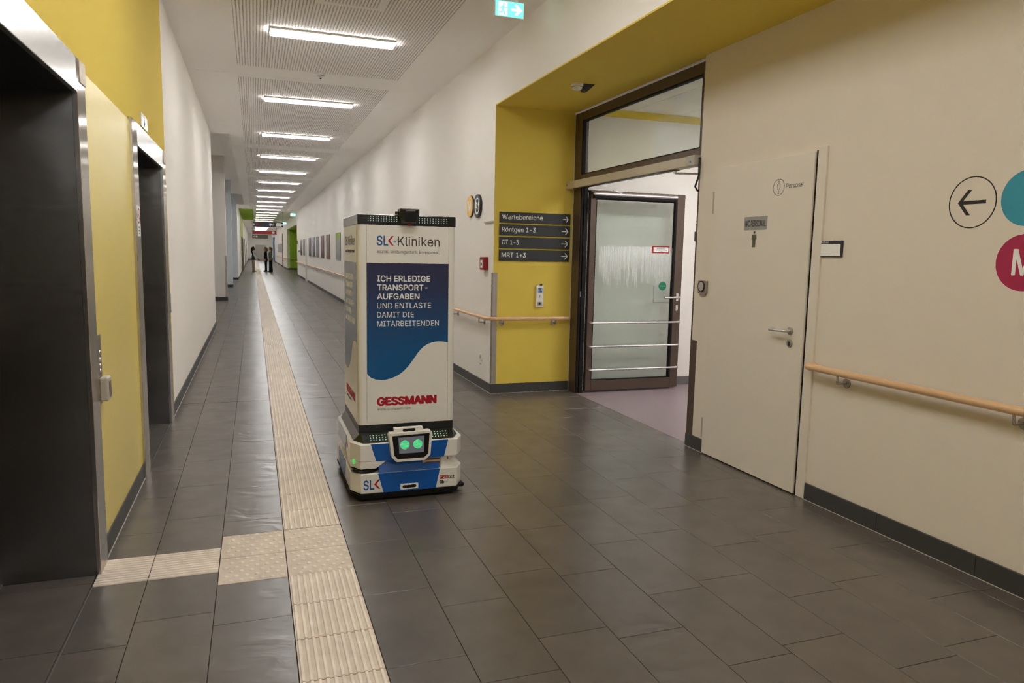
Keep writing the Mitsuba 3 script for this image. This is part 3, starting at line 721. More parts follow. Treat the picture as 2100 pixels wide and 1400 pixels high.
ws = thing("wall_sign", "thin black ring with a left-pointing arrow on the cream wall", "sign")
cy, cz = -2.637, 1.829
part(ws, "ring", FWd.poly(Point(cy, cz).buffer(0.126, 48).difference(Point(cy, cz).buffer(0.1205, 48)), 0.0012), "m_print_dark")
arrow = unary_union([sbox(cy - 0.062, cz - 0.0085, cy + 0.072, cz + 0.0085),
                     Polygon([(cy - 0.076, cz), (cy - 0.027, cz + 0.061), (cy - 0.006, cz + 0.061), (cy - 0.055, cz), (cy - 0.006, cz - 0.062), (cy - 0.027, cz - 0.062)])])
part(ws, "arrow", FWd.poly(arrow, 0.0012), "m_print_dark")
whole("wall_sign", FWd.poly(Point(-2.362, 1.835).buffer(0.128, 48), 0.0012), "m_teal", "teal disc at the right edge beside the arrow ring", "sign")
mg = thing("wall_sign", "magenta disc with a white letter at the right edge below the teal disc", "sign")
part(mg, "disc", FWd.poly(Point(-2.356, 1.54).buffer(0.130, 48), 0.0012), "m_magenta")
part(mg, "lettering", FWd.text("M", 0.115, (-2.405, 1.484), 0.10, bold=True, depth=0.0008, lift=0.0012), "m_print_white")

# ------------------------------------------------------------------ handrails
def bracket(parent, wall, sgn, y, zr, xr):
    """A cranked steel arm with a round wall rose; sgn: towards the room."""
    zz = zr - 0.065
    part(parent, "bracket", tube([(xr, y, zr - 0.015), (xr, y, zz + 0.012)] + arc((xr, y, zz + 0.008), (xr - sgn * 0.008, y, zz), (xr, y, zz)) + [(wall + sgn * 0.004, y, zz)], 0.007, 10), "m_steel_brown", 40)
    part(parent, "rose", lathe([(0, 0.008), (0.026, 0.008), (0.03, 0.005), (0.03, 0.0)], (wall, y - 0.0, zz), "-x" if sgn < 0 else "x", 24), "m_steel_brown", 40)
h1 = thing("handrail", "wooden handrail along the cream wall right of the staff toilet door", "handrail")
xr = 3.25
part(h1, "rail", tube([(xr + 0.07, 3.595, 0.872)] + arc((xr + 0.03, 3.60, 0.872), (xr, 3.565, 0.872), (xr, 3.60, 0.872), 7) + [(xr, 3.4, 0.872), (xr, 2.0, 0.872), (xr, -1.0, 0.872), (xr, -5.5, 0.872)], 0.0215, 18), "m_wood", 40)
for y in (3.335, 2.27, 1.2, 0.1, -1.0, -2.1, -3.2):
    bracket(h1, XW, -1, y, 0.872, xr)
h2 = thing("handrail", "long wooden handrail on the right corridor wall wrapping round the yellow corner", "handrail")
xr2, yr2, zr2 = XR - 0.07, YV - 0.07, 0.832
part(h2, "rail", tube([(xr2, 36.1, zr2), (xr2, 20.0, zr2), (xr2, 9.0, zr2), (xr2, YV + 0.05, zr2)] + arc((xr2, YV + 0.02, zr2), (xr2 + 0.09, yr2, zr2), (xr2, yr2, zr2), 8) + [(2.8, yr2, zr2), (3.33, yr2, zr2)], 0.0205, 16), "m_wood", 40)
for y in (7.74, 8.86, 9.98, 11.1, 12.22, 13.34, 14.46, 15.58, 16.7, 17.82, 18.94, 20.06, 21.18, 22.3, 23.42, 24.54, 25.66, 26.78, 27.9, 29.02, 30.14, 31.26, 32.38, 33.5, 34.62, 35.74):
    bracket(h2, XR, -1, y, zr2, xr2)
for x in (2.545, 3.16):
    zz = zr2 - 0.055
    part(h2, "bracket", tube([(x, yr2, zr2 - 0.015), (x, yr2, zz + 0.01), (x, yr2 + 0.01, zz), (x, YV - 0.004, zz)], 0.007, 10), "m_steel_brown", 40)
    part(h2, "rose", lathe([(0, 0.008), (0.026, 0.008), (0.03, 0.005), (0.03, 0)], (x, YV, zz), "-y", 24), "m_steel_brown", 40)
h3 = thing("handrail", "far wooden handrail on the right wall just before the green recess", "handrail")
part(h3, "rail", tube([(xr2, 37.95, zr2), (xr2, 44.9, zr2)], 0.0205, 12), "m_wood", 40)
for y in (38.5, 41.5, 44.5): bracket(h3, XR, -1, y, zr2, xr2)
h4 = thing("handrail", "handrail across the green wall and on beyond the green recess", "handrail")
part(h4, "rail", tube([(3.4, GR[1] - 0.07, zr2), (2.6, GR[1] - 0.07, zr2), (XR - 0.07, GR[1] - 0.07, zr2), (XR - 0.07, 60.0, zr2), (XR - 0.07, 90.0, zr2)], 0.0205, 12), "m_wood", 40)
for y in (60.5, 64.0, 70.0, 76.0, 82.0, 88.0): bracket(h4, XR, -1, y, zr2, xr2)

# ------------------------------------------------------------------ things on the yellow return and the corridor wall
FS = YF(YV)
rows = [("Wartebereiche", 1.868, 1.982, 0.47, 0.26), ("Röntgen 1-3", 1.733, 1.852, 0.39, 0.34), ("CT 1-3", 1.597, 1.717, 0.195, 0.34), ("MRT 1+3", 1.460, 1.581, 0.28, 0.34)]
for i, (txt, z0, z1, w, aw) in enumerate(rows):
    lab = f"anthracite direction plate reading {txt}, " + ("topmost of four", "second from the top", "third from the top", "lowest of four")[i]
    s = thing("direction_sign", lab, "sign", "direction plates on the yellow wall")
    part(s, "plate", bx(2.50, 3.328, YV - 0.018, YV, z0, z1, 0.002), "m_anthracite")
    f = YF(YV - 0.018)
    zb = z0 + 0.038
    part(s, "lettering", f.text(txt, 0.050, (2.527, zb), w), "m_print_white")
    xa, za, s_ = 3.305, (z0 + z1) / 2 - 0.002, 0.035 if i else 0.030
    ar = unary_union([sbox(xa - 2.3 * s_, za - 0.0045, xa - 0.004, za + 0.0045), LineString([(xa - s_, za + s_), (xa - 0.004, za), (xa - s_, za - s_)]).buffer(0.0048, cap_style=2, join_style=2)])
    part(s, "arrow", f.poly(ar, 0.0007), "m_print_white")
ic = thing("call_device", "narrow white key switch panel on the yellow wall above the handrail", "switch panel")
part(ic, "housing", bx(2.938, 3.022, YV - 0.03, YV, 0.955, 1.195, 0.004), "m_plastic_white")
f = YF(YV - 0.03)
part(ic, "pictogram", f.poly(sbox(2.955, 1.115, 3.006, 1.165), 0.0007), "m_print_blue")
part(ic, "pictogram_figure", f.poly(unary_union([sbox(2.962, 1.128, 2.972, 1.156), sbox(2.988, 1.135, 2.999, 1.158)]), 0.0004, 0.0007), "m_print_white")
part(ic, "indicator", f.poly(Polygon([(2.974, 1.085), (2.984, 1.085), (2.981, 1.056), (2.977, 1.056)]), 0.0007), "m_sticker_green")
part(ic, "key_plate", f.poly(sbox(2.95, 0.968, 3.006, 1.012), 0.002), "m_steel_brown")
part(ic, "key_switch", lathe([(0, 0.012), (0.010, 0.012), (0.013, 0.0)], (2.978, YV - 0.032, 0.994), "-y", 16), "m_black")
part(ic, "knob", lathe([(0, 0.02), (0.009, 0.02), (0.011, 0.0)], (2.99, YV - 0.03, 1.203), "-y", 16), "m_black")
part(ic, "top_clip", bx(2.95, 3.01, YV - 0.026, YV, 1.195, 1.205), "m_plastic_grey")

fa = thing("fire_alarm", "small red fire alarm box on the white wall beside the corner", "fire alarm")
part(fa, "housing", bx(XR - 0.055, XR, 7.645, 7.80, 1.352, 1.495, 0.006), "m_red")
FA = XP(XR - 0.055)
part(fa, "window", FA.poly(sbox(-7.765, 1.375, -7.69, 1.46), 0.001), "m_print_white")
part(fa, "button", FA.poly(Point(-7.728, 1.415).buffer(0.02), 0.0007, 0.001), "m_black")
part(fa, "label_strip", FA.poly(sbox(-7.765, 1.466, -7.69, 1.482), 0.001), "m_black")
FR = XP(XR)
o1 = thing("round_sign", "orange round wall sign with a pale letter, the left one of the pair", "sign")
part(o1, "disc", lathe([(0, 0.022), (0.119, 0.022), (0.123, 0.019), (0.123, 0.0)], (XR - 0.006, 8.335, 2.082), "-x", 40), "m_orange", 40)
part(o1, "edge", lathe([(0.1235, 0.012), (0.126, 0.012), (0.126, -0.006), (0.10, -0.006)], (XR - 0.006, 8.335, 2.082), "-x", 40), "m_print_dark")
fo = XP(XR - 0.028)
part(o1, "lettering", fo.text("M", 0.12, (-8.335 - 0.065, 2.022), 0.13, bold=True), "m_print_white")
o2 = thing("round_sign", "black ringed white round wall sign with the digit 3, the right one of the pair", "sign")
part(o2, "disc", lathe([(0, 0.018), (0.10, 0.018), (0.10, 0.0)], (XR - 0.004, 8.03, 2.07), "-x", 40), "m_print_white")
part(o2, "rim", lathe([(0.10, 0.0), (0.10, 0.024), (0.128, 0.024), (0.131, 0.02), (0.131, -0.004)], (XR - 0.004, 8.03, 2.07), "-x", 40), "m_black")
fo2 = XP(XR - 0.022)
part(o2, "lettering", fo2.text("3", 0.13, (-8.03 - 0.045, 2.005), 0.09, bold=True, heavy=0.006), "m_print_dark")
whole("wall_bracket", bx(XR - 0.018, XR, 7.475, 7.775, 1.866, 1.884, 0.002), "m_plastic_grey", "thin grey strip on the white wall beside the top direction plate", "wall fitting")
so = thing("socket", "small white wall socket low on the white wall left of the corner", "socket")
part(so, "plate", bx(XR - 0.008, XR, 7.83, 7.91, 0.315, 0.395, 0.003), "m_plastic_white")
part(so, "insert", lathe([(0, 0.001), (0.02, 0.001), (0.02, 0.003), (0.024, 0.003), (0.024, 0)], (XR - 0.008, 7.87, 0.355), "-x", 20), "m_plastic_grey")
whole("data_socket", bx(XR - 0.008, XR, 7.84, 7.90, 0.265, 0.285, 0.002), "m_plastic_grey", "narrow grey outlet just below the white socket", "socket")
rs = thing("room_sign", "black room sign on the side corridor wall, partly hidden by the door frame", "sign")
part(rs, "plate", bx(4.955, 5.135, YV - 0.012, YV, 1.73, 1.84, 0.002), "m_anthracite")
part(rs, "plate_lower", bx(4.955, 5.135, YV - 0.012, YV, 1.79 - 0.005, 1.79, 0.0), "m_print_grey")
f = YF(YV - 0.012)
part(rs, "lettering", cat([f.text("Raum", 0.026, (4.968, 1.80)), f.text("MR C", 0.026, (4.968, 1.745))]), "m_print_white")
whole("wall_plate", bx(4.43, 4.70, YV - 0.01, YV, 1.0, 1.2, 0.002), "m_plastic_white", "square white buffer plate on the wall behind the glass door", "wall plate")

sd = thing("smoke_detector", "white smoke detector on the yellow soffit above the door frame", "smoke detector")
part(sd, "base", lathe([(0, 0.0), (0.056, 0.0), (0.058, 0.018), (0.05, 0.026)], (2.815, 6.24, ZS), "-z", 32), "m_plastic_white", 40)
part(sd, "chamber", lathe([(0.044, 0.026), (0.048, 0.034), (0.042, 0.048), (0.02, 0.056), (0, 0.057)], (2.815, 6.24, ZS), "-z", 32), "m_plastic_white", 40)
part(sd, "slot_ring", lathe([(0.03, 0.026), (0.0445, 0.026), (0.0445, 0.034), (0.03, 0.034)], (2.815, 6.24, ZS), "-z", 32), "m_black")
whole("soffit_wedge", hull([(2.865, 6.20, ZS), (2.975, 6.20, ZS), (2.865, 6.29, ZS), (2.975, 6.29, ZS), (2.87, 6.21, ZS - 0.06), (2.905, 6.21, ZS - 0.065), (2.87, 6.28, ZS - 0.06), (2.905, 6.28, ZS - 0.065)]), "m_anthracite", "dark wedge shaped fitting on the yellow soffit beside the smoke detector", "fitting")  # plain dark wedge hung from the soffit
def detector(x, y, lab):
    d = thing("smoke_detector", lab, "smoke detector")
    part(d, "base", lathe([(0, 0.0), (0.060, 0.0), (0.062, 0.016), (0.05, 0.024)], (x, y, ZC - 0.0016), "-z", 28), "m_plastic_white", 40)
    part(d, "chamber", lathe([(0.03, 0.024), (0.033, 0.034), (0.028, 0.044), (0.012, 0.046), (0.012, 0.056), (0, 0.057)], (x, y, ZC - 0.0016), "-z", 28), "m_plastic_white", 40)
    part(d, "tip", cyl((x, y, ZC - 0.057), (x, y, ZC - 0.066), 0.011, 12), "m_black")
    return d
detector(0.835, 9.62, "white smoke detector on the ceiling just past the nearest light")
detector(0.83, 24.2, "tiny smoke detector on the ceiling further down the corridor")
whole("ceiling_tag", bx(0.80, 0.885, 8.86, 8.885, ZC - 0.012, ZC - 0.0016), "m_plastic_white", "small white tag on the slotted ceiling in front of the smoke detector", "tag")

# ------------------------------------------------------------------ exit signs
GREEN_E, WHITE_E = (0.10, 0.52, 0.42), (0.85, 0.95, 0.93)
def exit_sign(x0, y, z0, w, h, lab, full):
    e = thing("exit_sign", lab, "exit sign")
    zt = z0 + h
    part(e, "housing", bx(x0 - 0.006, x0 + w + 0.006, y, y + 0.03, z0 - 0.006, zt + 0.006), "m_plastic_white")
    part(e, "mount", bx(x0 + 0.05, x0 + w - 0.05, y + 0.002, y + 0.06, zt + 0.006, ZC), "m_plastic_white")
    f = YF(y)
    q = f.poly(sbox(x0, z0, x0 + w, zt), 0.001)
    scene[key_for("panel", e)] = ply(q, "m_sticker_green", emitter=emit(GREEN_E))
    sc = h / 0.14
    dx = lambda a: x0 + a * w
    white = []
    door = sbox(dx(0.10), z0 + 0.06 * h, dx(0.42), zt - 0.06 * h)
    L = lambda pts, r: LineString([(x0 + a * w, z0 + b * h) for a, b in pts]).buffer(r * h)
    man = unary_union([Point(dx(0.30), z0 + 0.80 * h).buffer(0.065 * h), L([(0.285, 0.66), (0.255, 0.42)], 0.075), L([(0.255, 0.42), (0.31, 0.30), (0.335, 0.12)], 0.05), L([(0.255, 0.42), (0.215, 0.25), (0.13, 0.23)], 0.05),
                       L([(0.285, 0.66), (0.35, 0.56), (0.40, 0.60)], 0.035), L([(0.28, 0.66), (0.20, 0.60), (0.17, 0.46)], 0.035)])
    white.append(door.difference(man))
    white.append(unary_union([L([(0.60, 0.5), (0.86, 0.5)], 0.09), LineString([(dx(0.74), z0 + 0.80 * h), (dx(0.90), z0 + 0.5 * h), (dx(0.74), z0 + 0.20 * h)]).buffer(0.085 * h, join_style=2)]))
    part(e, "pictogram", f.poly(unary_union(white), 0.0008, 0.001), "m_print_white", emitter=emit(WHITE_E), label="running figure in a doorway and an arrow")
exit_sign(1.99, 6.15, 3.556, 0.255, 0.125, "green lit exit sign at the top edge beside the white wall", True)
exit_sign(2.10, 45.3, 3.50, 0.30, 0.16, "tiny lit exit sign far down the corridor by the ceiling", False)
exit_sign(2.03, 57.0, 3.38, 0.32, 0.17, "tiniest lit exit sign furthest along the corridor ceiling", False)

# ------------------------------------------------------------------ hanging signs far down
def hanging(y, px, z0, z1, x0, x1, bsdf, lab, dots):
    h = thing("hanging_sign", lab, "sign")
    part(h, "board", bx(x0, x1, y, y + 0.06, z0, z1), bsdf)
    for x in (x0 + 0.02, x1 - 0.02):
        part(h, "rod", cyl((x, y + 0.03, z1), (x, y + 0.03, ZC), 0.012, 8), "m_anthracite")
    f = YF(y)
    for (u, r, m) in dots:
        part(h, "emblem", f.poly(Point(x0 + u * (x1 - x0), (z0 + z1) / 2).buffer(r), 0.003), m)
    return h
hanging(45.0, 0, 2.82, 3.10, 0.0, 1.68, "m_anthracite", "black hanging direction board, nearest of the hanging boards", [(0.03, 0.05, "m_print_white"), (0.13, 0.07, "m_magenta"), (0.5, 0.07, "m_print_blue"), (0.57, 0.08, "m_print_white"), (0.65, 0.07, "m_print_grey"), (0.81, 0.11, "m_print_white"), (0.89, 0.11, "m_print_white"), (0.98, 0.05, "m_print_white")])
hanging(62.0, 0, 2.72, 3.0, -0.02, 1.78, "m_red", "red hanging board behind the black one", [(0.87, 0.10, "m_print_white")])
hanging(80.0, 0, 2.62, 2.98, -0.1, 1.45, "m_olive", "dark green hanging board furthest away", [(0.1, 0.08, "m_print_white"), (0.28, 0.10, "m_print_white")])
rb = thing("hanging_sign", "red and white board under the soffit of the green recess", "sign")
part(rb, "board", bx(2.50, 2.98, 47.0, 47.06, 2.72, 3.03), "m_red")
part(rb, "field", YF(47.0).poly(unary_union([sbox(2.6, 2.76, 2.68, 2.98), sbox(2.76, 2.76, 2.84, 2.92)]), 0.003), "m_print_white")

# ------------------------------------------------------------------ pictures
def _pic(top, midc, low, seed):
    def fn(p, n, uv):
        h = (p.z - 1.25) / 0.82
        st = f_(p.y * 16 + seed, p.z * 0.8, seed, 2)
        c_ = mikit.mix(low, midc, mikit.smoothstep(0.08, 0.42, h + 0.25 * (st - 0.5)))
        c_ = mikit.mix(c_, top, mikit.smoothstep(0.55, 0.95, h + 0.3 * (st - 0.5)))
        return c_ * (0.7 + 0.6 * st)
    return fn
mat("m_pic_green", proc(_pic(lin(150, 172, 70), lin(150, 156, 150), lin(132, 140, 138), 3.0)), rough=0.4)
mat("m_pic_brown", proc(_pic(lin(128, 108, 104), lin(110, 94, 92), lin(104, 74, 46), 11.0)), rough=0.4)
mat("m_pic_rose", proc(_pic(lin(138, 116, 118), lin(122, 96, 100), lin(70, 44, 50), 23.0)), rough=0.4)
mat("m_pic_grey", proc(_pic(lin(150, 152, 156), lin(128, 134, 138), lin(112, 118, 120), 31.0)), rough=0.4)
mat("m_pic_blue", proc(_pic(lin(160, 160, 172), lin(116, 118, 132), lin(50, 50, 56), 47.0)), rough=0.4)
PICS = [(22.0, 23.2, "m_pic_green", "green topped woodland picture, nearest of the row"), (25.2, 26.3, "m_pic_brown", "brown woodland picture with an amber foot, second of the row"), (27.4, 28.5, "m_pic_rose", "reddish woodland picture, third of the row"),
        (29.6, 30.75, "m_pic_grey", "plain grey woodland picture, fourth of the row"), (31.6, 32.7, "m_pic_blue", "grey picture with a dark foot, fifth of the row"), (33.8, 34.95, "m_pic_blue", "pale picture with a black foot just before the white door, sixth of the row"),
        (38.0, 39.15, "m_pic_grey", "grey picture just past the white door, seventh of the row"), (40.1, 41.3, "m_pic_blue", "last small picture before the green recess, eighth of the row")]
for (a, b, m, lab) in PICS:
    pc = thing("picture", lab, "picture", "pictures on the right wall")
    part(pc, "board", bx(XR - 0.03, XR - 0.004, a, b, 1.25, 2.07), m)
    part(pc, "back_frame", bx(XR - 0.004, XR, a + 0.03, b - 0.03, 1.28, 2.04), "m_plastic_grey")
for a, w in ((69.5, "nearest"), (72.5, "second"), (75.5, "third"), (79.0, "farthest")):
    whole("picture", bx(XR - 0.03, XR, a, a + 1.6, 1.25, 2.07), "m_pic_grey", f"faint grey picture on the right wall beyond the green recess, {w} of four", "picture", "far pictures")
whole("wall_plaque", bx(XR - 0.02, XR, 42.5, 43.1, 1.40, 1.50), "m_black", "small black plate on the right wall before the green recess", "wall plate")
whole("wall_plaque", bx(XR - 0.02, XR, 44.2, 44.6, 1.86, 2.08), "m_anthracite", "small dark sign beside the edge of the green recess", "sign")

# ------------------------------------------------------------------ the transport robot
R = thing("transport_robot", "white and blue transport robot with a tall printed cabinet on a low drive base", "robot")
RX0, RX1, RY0, RY1 = 0.535, 1.246, 4.335, 5.245
def octo(ix=0.0, iy=0.0, cx=0.052, cyy=0.10):
    x0, x1, y0, y1 = RX0 + ix, RX1 - ix, RY0 + iy, RY1 - iy
    return [(x0 + cx, y0), (x1 - cx, y0), (x1, y0 + cyy), (x1, y1 - cyy), (x1 - cx, y1), (x0 + cx, y1), (x0, y1 - cyy), (x0, y0 + cyy)]
def slab(p0, z0, p1, z1):
    return hull([(x, y, z0) for x, y in p0] + [(x, y, z1) for x, y in p1])
def body(z0, z1, ix=0.0, b=0.006):
    return hull([(x, y, z0) for x, y in octo(ix + b, b)] + [(x, y, z0 + b) for x, y in octo(ix)] + [(x, y, z1 - b) for x, y in octo(ix)] + [(x, y, z1) for x, y in octo(ix + b, b)])
part(R, "bumper", slab(octo(0.006, 0.006), 0.016, octo(-0.006, -0.006), 0.048), "m_rubber", label="black rubber bumper round the foot")
for (x, y) in ((0.66, 4.5), (1.12, 4.5), (0.66, 5.08), (1.12, 5.08)):
    part(R, "wheel", cyl((x - 0.02, y, 0.05), (x + 0.02, y, 0.05), 0.05, 20), "m_rubber", 40)
part(R, "bumper_foot", bx(1.225, 1.262, 4.40, 4.45, 0.02, 0.05, 0.008), "m_rubber")
low = part(R, "lower_body", body(0.05, 0.178), "m_robot_white")
FB = YF(RY0)
part(R, "front_band", FB.poly(Polygon([(0.692, 0.176), (1.083, 0.176), (1.056, 0.053), (0.726, 0.053)]), 0.002), "m_robot_blue", label="blue band on the lower front")
part(R, "waist", slab(octo(0.05, 0.05), 0.178, octo(0.05, 0.05), 0.262), "m_robot_white")
part(R, "waist_front", hull([(0.70, 4.337, 0.178), (1.075, 4.337, 0.178), (0.70, 4.37, 0.205), (1.075, 4.37, 0.205), (0.70, 4.37, 0.262), (1.09, 4.37, 0.262), (0.70, 4.40, 0.178), (1.075, 4.40, 0.178), (0.70, 4.40, 0.262), (1.09, 4.40, 0.262)]), "m_robot_blue", label="blue recessed waist")
part(R, "waist_shoulder", hull([(1.09, 4.345, 0.178), (1.235, 4.42, 0.178), (1.235, 4.8, 0.178), (1.09, 4.40, 0.25), (1.16, 4.44, 0.25), (1.16, 4.8, 0.25), (1.09, 4.8, 0.178)]), "m_robot_white")
part(R, "scanner", lathe([(0, 0.0), (0.075, 0.0), (0.085, 0.006), (0.085, 0.022), (0.07, 0.028), (0, 0.028)], (0.625, 4.425, 0.1785), "z", 28), "m_black_gloss", 40, label="black laser scanner in the corner slot")
part(R, "sensor_hole", lathe([(0, 0.002), (0.014, 0.002), (0.016, 0)], (1.135, 4.388, 0.226), "-y", 16), "m_black")
part(R, "sensor_block", bx(1.09, 1.165, 4.39, 4.43, 0.185, 0.262, 0.002), "m_robot_white")
pl = part(R, "contact_plate", bx(0.975, 1.098, 4.352, 4.372, 0.198, 0.246, 0.002), "m_plastic_grey", label="grey charging contact plate")
part(pl, "slot", bx(0.99, 1.085, 4.350, 4.353, 0.204, 0.221), "m_brown_slot")
part(pl, "slot", bx(0.99, 1.085, 4.350, 4.353, 0.232, 0.242), "m_brown_slot")
up = part(R, "upper_body", body(0.252, 0.364), "m_robot_white")
part(R, "corner_skirt", hull([(0.587, 4.336, 0.254), (0.69, 4.336, 0.254), (0.745, 4.336, 0.254), (0.536, 4.436, 0.254), (0.536, 4.60, 0.254), (0.587, 4.337, 0.209), (0.68, 4.337, 0.209), (0.537, 4.436, 0.209), (0.537, 4.56, 0.209), (0.745, 4.36, 0.254), (0.69, 4.40, 0.209)]), "m_robot_white")
part(R, "upper_band", FB.poly(Polygon([(0.648, 0.362), (1.135, 0.362), (1.108, 0.254), (0.682, 0.254)]), 0.002), "m_robot_blue", label="blue band on the upper front")
FLs = Face((RX0, 0, 0), (0, -1, 0))
part(R, "side_band", cat([FLs.poly(Polygon([(-5.05, 0.176), (-4.66, 0.176), (-4.70, 0.053), (-5.01, 0.053)]), 0.002), FLs.poly(Polygon([(-5.10, 0.362), (-4.60, 0.362), (-4.64, 0.256), (-5.06, 0.256)]), 0.002)]), "m_robot_blue")
part(R, "side_sticker", FLs.poly(Polygon([(-4.60, 0.31), (-4.57, 0.335), (-4.54, 0.31), (-4.57, 0.285)]), 0.001, 0.0005), "m_red", label="red diamond sticker on the side")
scene[key_for("status_light", R)] = ply(bx(RX0 + 0.012, RX0 + 0.03, 4.385, 4.415, 0.233, 0.258), "m_sticker_green", emitter=emit((0.03, 0.16, 0.03)))
# LED slope
part(R, "light_collar", slab(octo(0.022, 0.018), 0.363, [(0.60, 4.43), (1.185, 4.43), (1.185, 4.46), (1.185, 5.13), (1.185, 5.165), (0.60, 5.165), (0.60, 5.13), (0.60, 4.46)], 0.414), "m_black_gloss", label="sloping black light collar")
dots = []
sl_u = np.array([0, 0.077, 0.050]); sl_u /= np.linalg.norm(sl_u)
for r_ in range(3):
    for i in list(range(0, 9)) + list(range(17, 27)):
        x = 0.655 + 0.0185 * i
        p = np.array([x, 4.358, 0.3665]) + sl_u * (0.018 + 0.020 * r_)
        dots.append(hull([p + np.array([a, 0, 0]) + sl_u * b + np.array([0, -c_, c_ * 1.5]) for a in (-0.0028, 0.0028) for b in (-0.0028, 0.0028) for c_ in (0, 0.0012)]))
scene[key_for("light_dots", R)] = ply(cat(dots), "m_print_white", emitter=emit((0.025, 0.17, 0.07)))
labels[R + "__light_dots"] = {"label": "rows of green light dots on the collar", "kind": "stuff"}
# display
cxs = 0.882
YS = 4.272
outer = Polygon([(0.753, 0.422), (0.758, 0.432), (1.006, 0.437), (1.012, 0.428), (1.003, 0.292), (0.972, 0.262), (0.797, 0.262), (0.770, 0.290)]).buffer(0.004)
inner = Polygon([(0.768, 0.421), (1.000, 0.427), (0.992, 0.298), (0.966, 0.275), (0.803, 0.275), (0.783, 0.298)])
fs = YF(YS)
dsp = part(R, "display", fs.poly(outer, 0.058, -0.058), "m_robot_white", label="white framed display on the front")
part(dsp, "glass", fs.poly(inner, 0.001), "m_black_gloss")
part(dsp, "screen", fs.poly(Polygon([(0.806, 0.409), (0.966, 0.413), (0.964, 0.309), (0.812, 0.309)]), 0.0006, 0.001), "m_screen", emitter=emit((0.03, 0.03, 0.033)))
for ex in (0.846, 0.926):
    eye = Point(ex, 0.363).buffer(0.0285, 24)
    cut = [affinity.rotate(sbox(ex - 0.05, 0.363 + dz - 0.0011, ex + 0.05, 0.363 + dz + 0.0011), 3, origin=(ex, 0.363)) for dz in np.arange(-0.024, 0.026, 0.0075)]
    part(dsp, "eye", fs.poly(eye.difference(unary_union(cut)), 0.0005, 0.0016), "m_sticker_green", emitter=emit((0.03, 0.26, 0.09)), label="green striped round eye")
part(R, "camera_bar", YF(4.292).poly(Polygon([(0.786, 0.43), (0.968, 0.435), (0.962, 0.463), (0.784, 0.461)]), 0.04, -0.04), "m_robot_white", label="white camera bar above the display")
part(R, "camera_slot", YF(4.292).poly(LineString([(0.845, 0.448), (0.908, 0.450)]).buffer(0.0085), 0.001), "m_black_gloss")
part(R, "camera_plate", FB.poly(sbox(0.831, 0.062, 0.943, 0.098), 0.004, 0.001), "m_plastic_white", label="white plate with a camera slot near the foot")
part(R, "camera_slot", FB.poly(LineString([(0.853, 0.079), (0.921, 0.080)]).buffer(0.009), 0.001, 0.005), "m_black_gloss")
# lettering on the base
def chevron(x, z, h, t):
    return Polygon([(x, z + h / 2), (x + 0.42 * h, z + h), (x + 0.42 * h + t, z + h), (x + t, z + h / 2), (x + 0.42 * h + t, z), (x + 0.42 * h, z)])
part(R, "logo_letters", FB.text("SL", 0.058, (0.603, 0.078), 0.066, bold=True, lift=0.0005), "m_print_blue")
part(R, "logo_chevron", FB.poly(chevron(0.668, 0.080, 0.058, 0.013), 0.0007, 0.0005), "m_print_red")
part(R, "type_letters", FB.text("GESS", 0.022, (1.083, 0.108), 0.055, bold=True, lift=0.0005, heavy=0.0012), "m_print_red")
part(R, "type_letters", FB.text("bot", 0.022, (1.14, 0.108), 0.037, bold=True, lift=0.0005), "m_print_dark")
part(R, "type_letters", FB.text("Gb", 0.020, (1.083, 0.078), 0.026, bold=True, lift=0.0005, heavy=0.001), "m_print_dark")
part(R, "type_letters", FB.text("500", 0.012, (1.113, 0.080), 0.022, lift=0.0005), "m_print_grey")

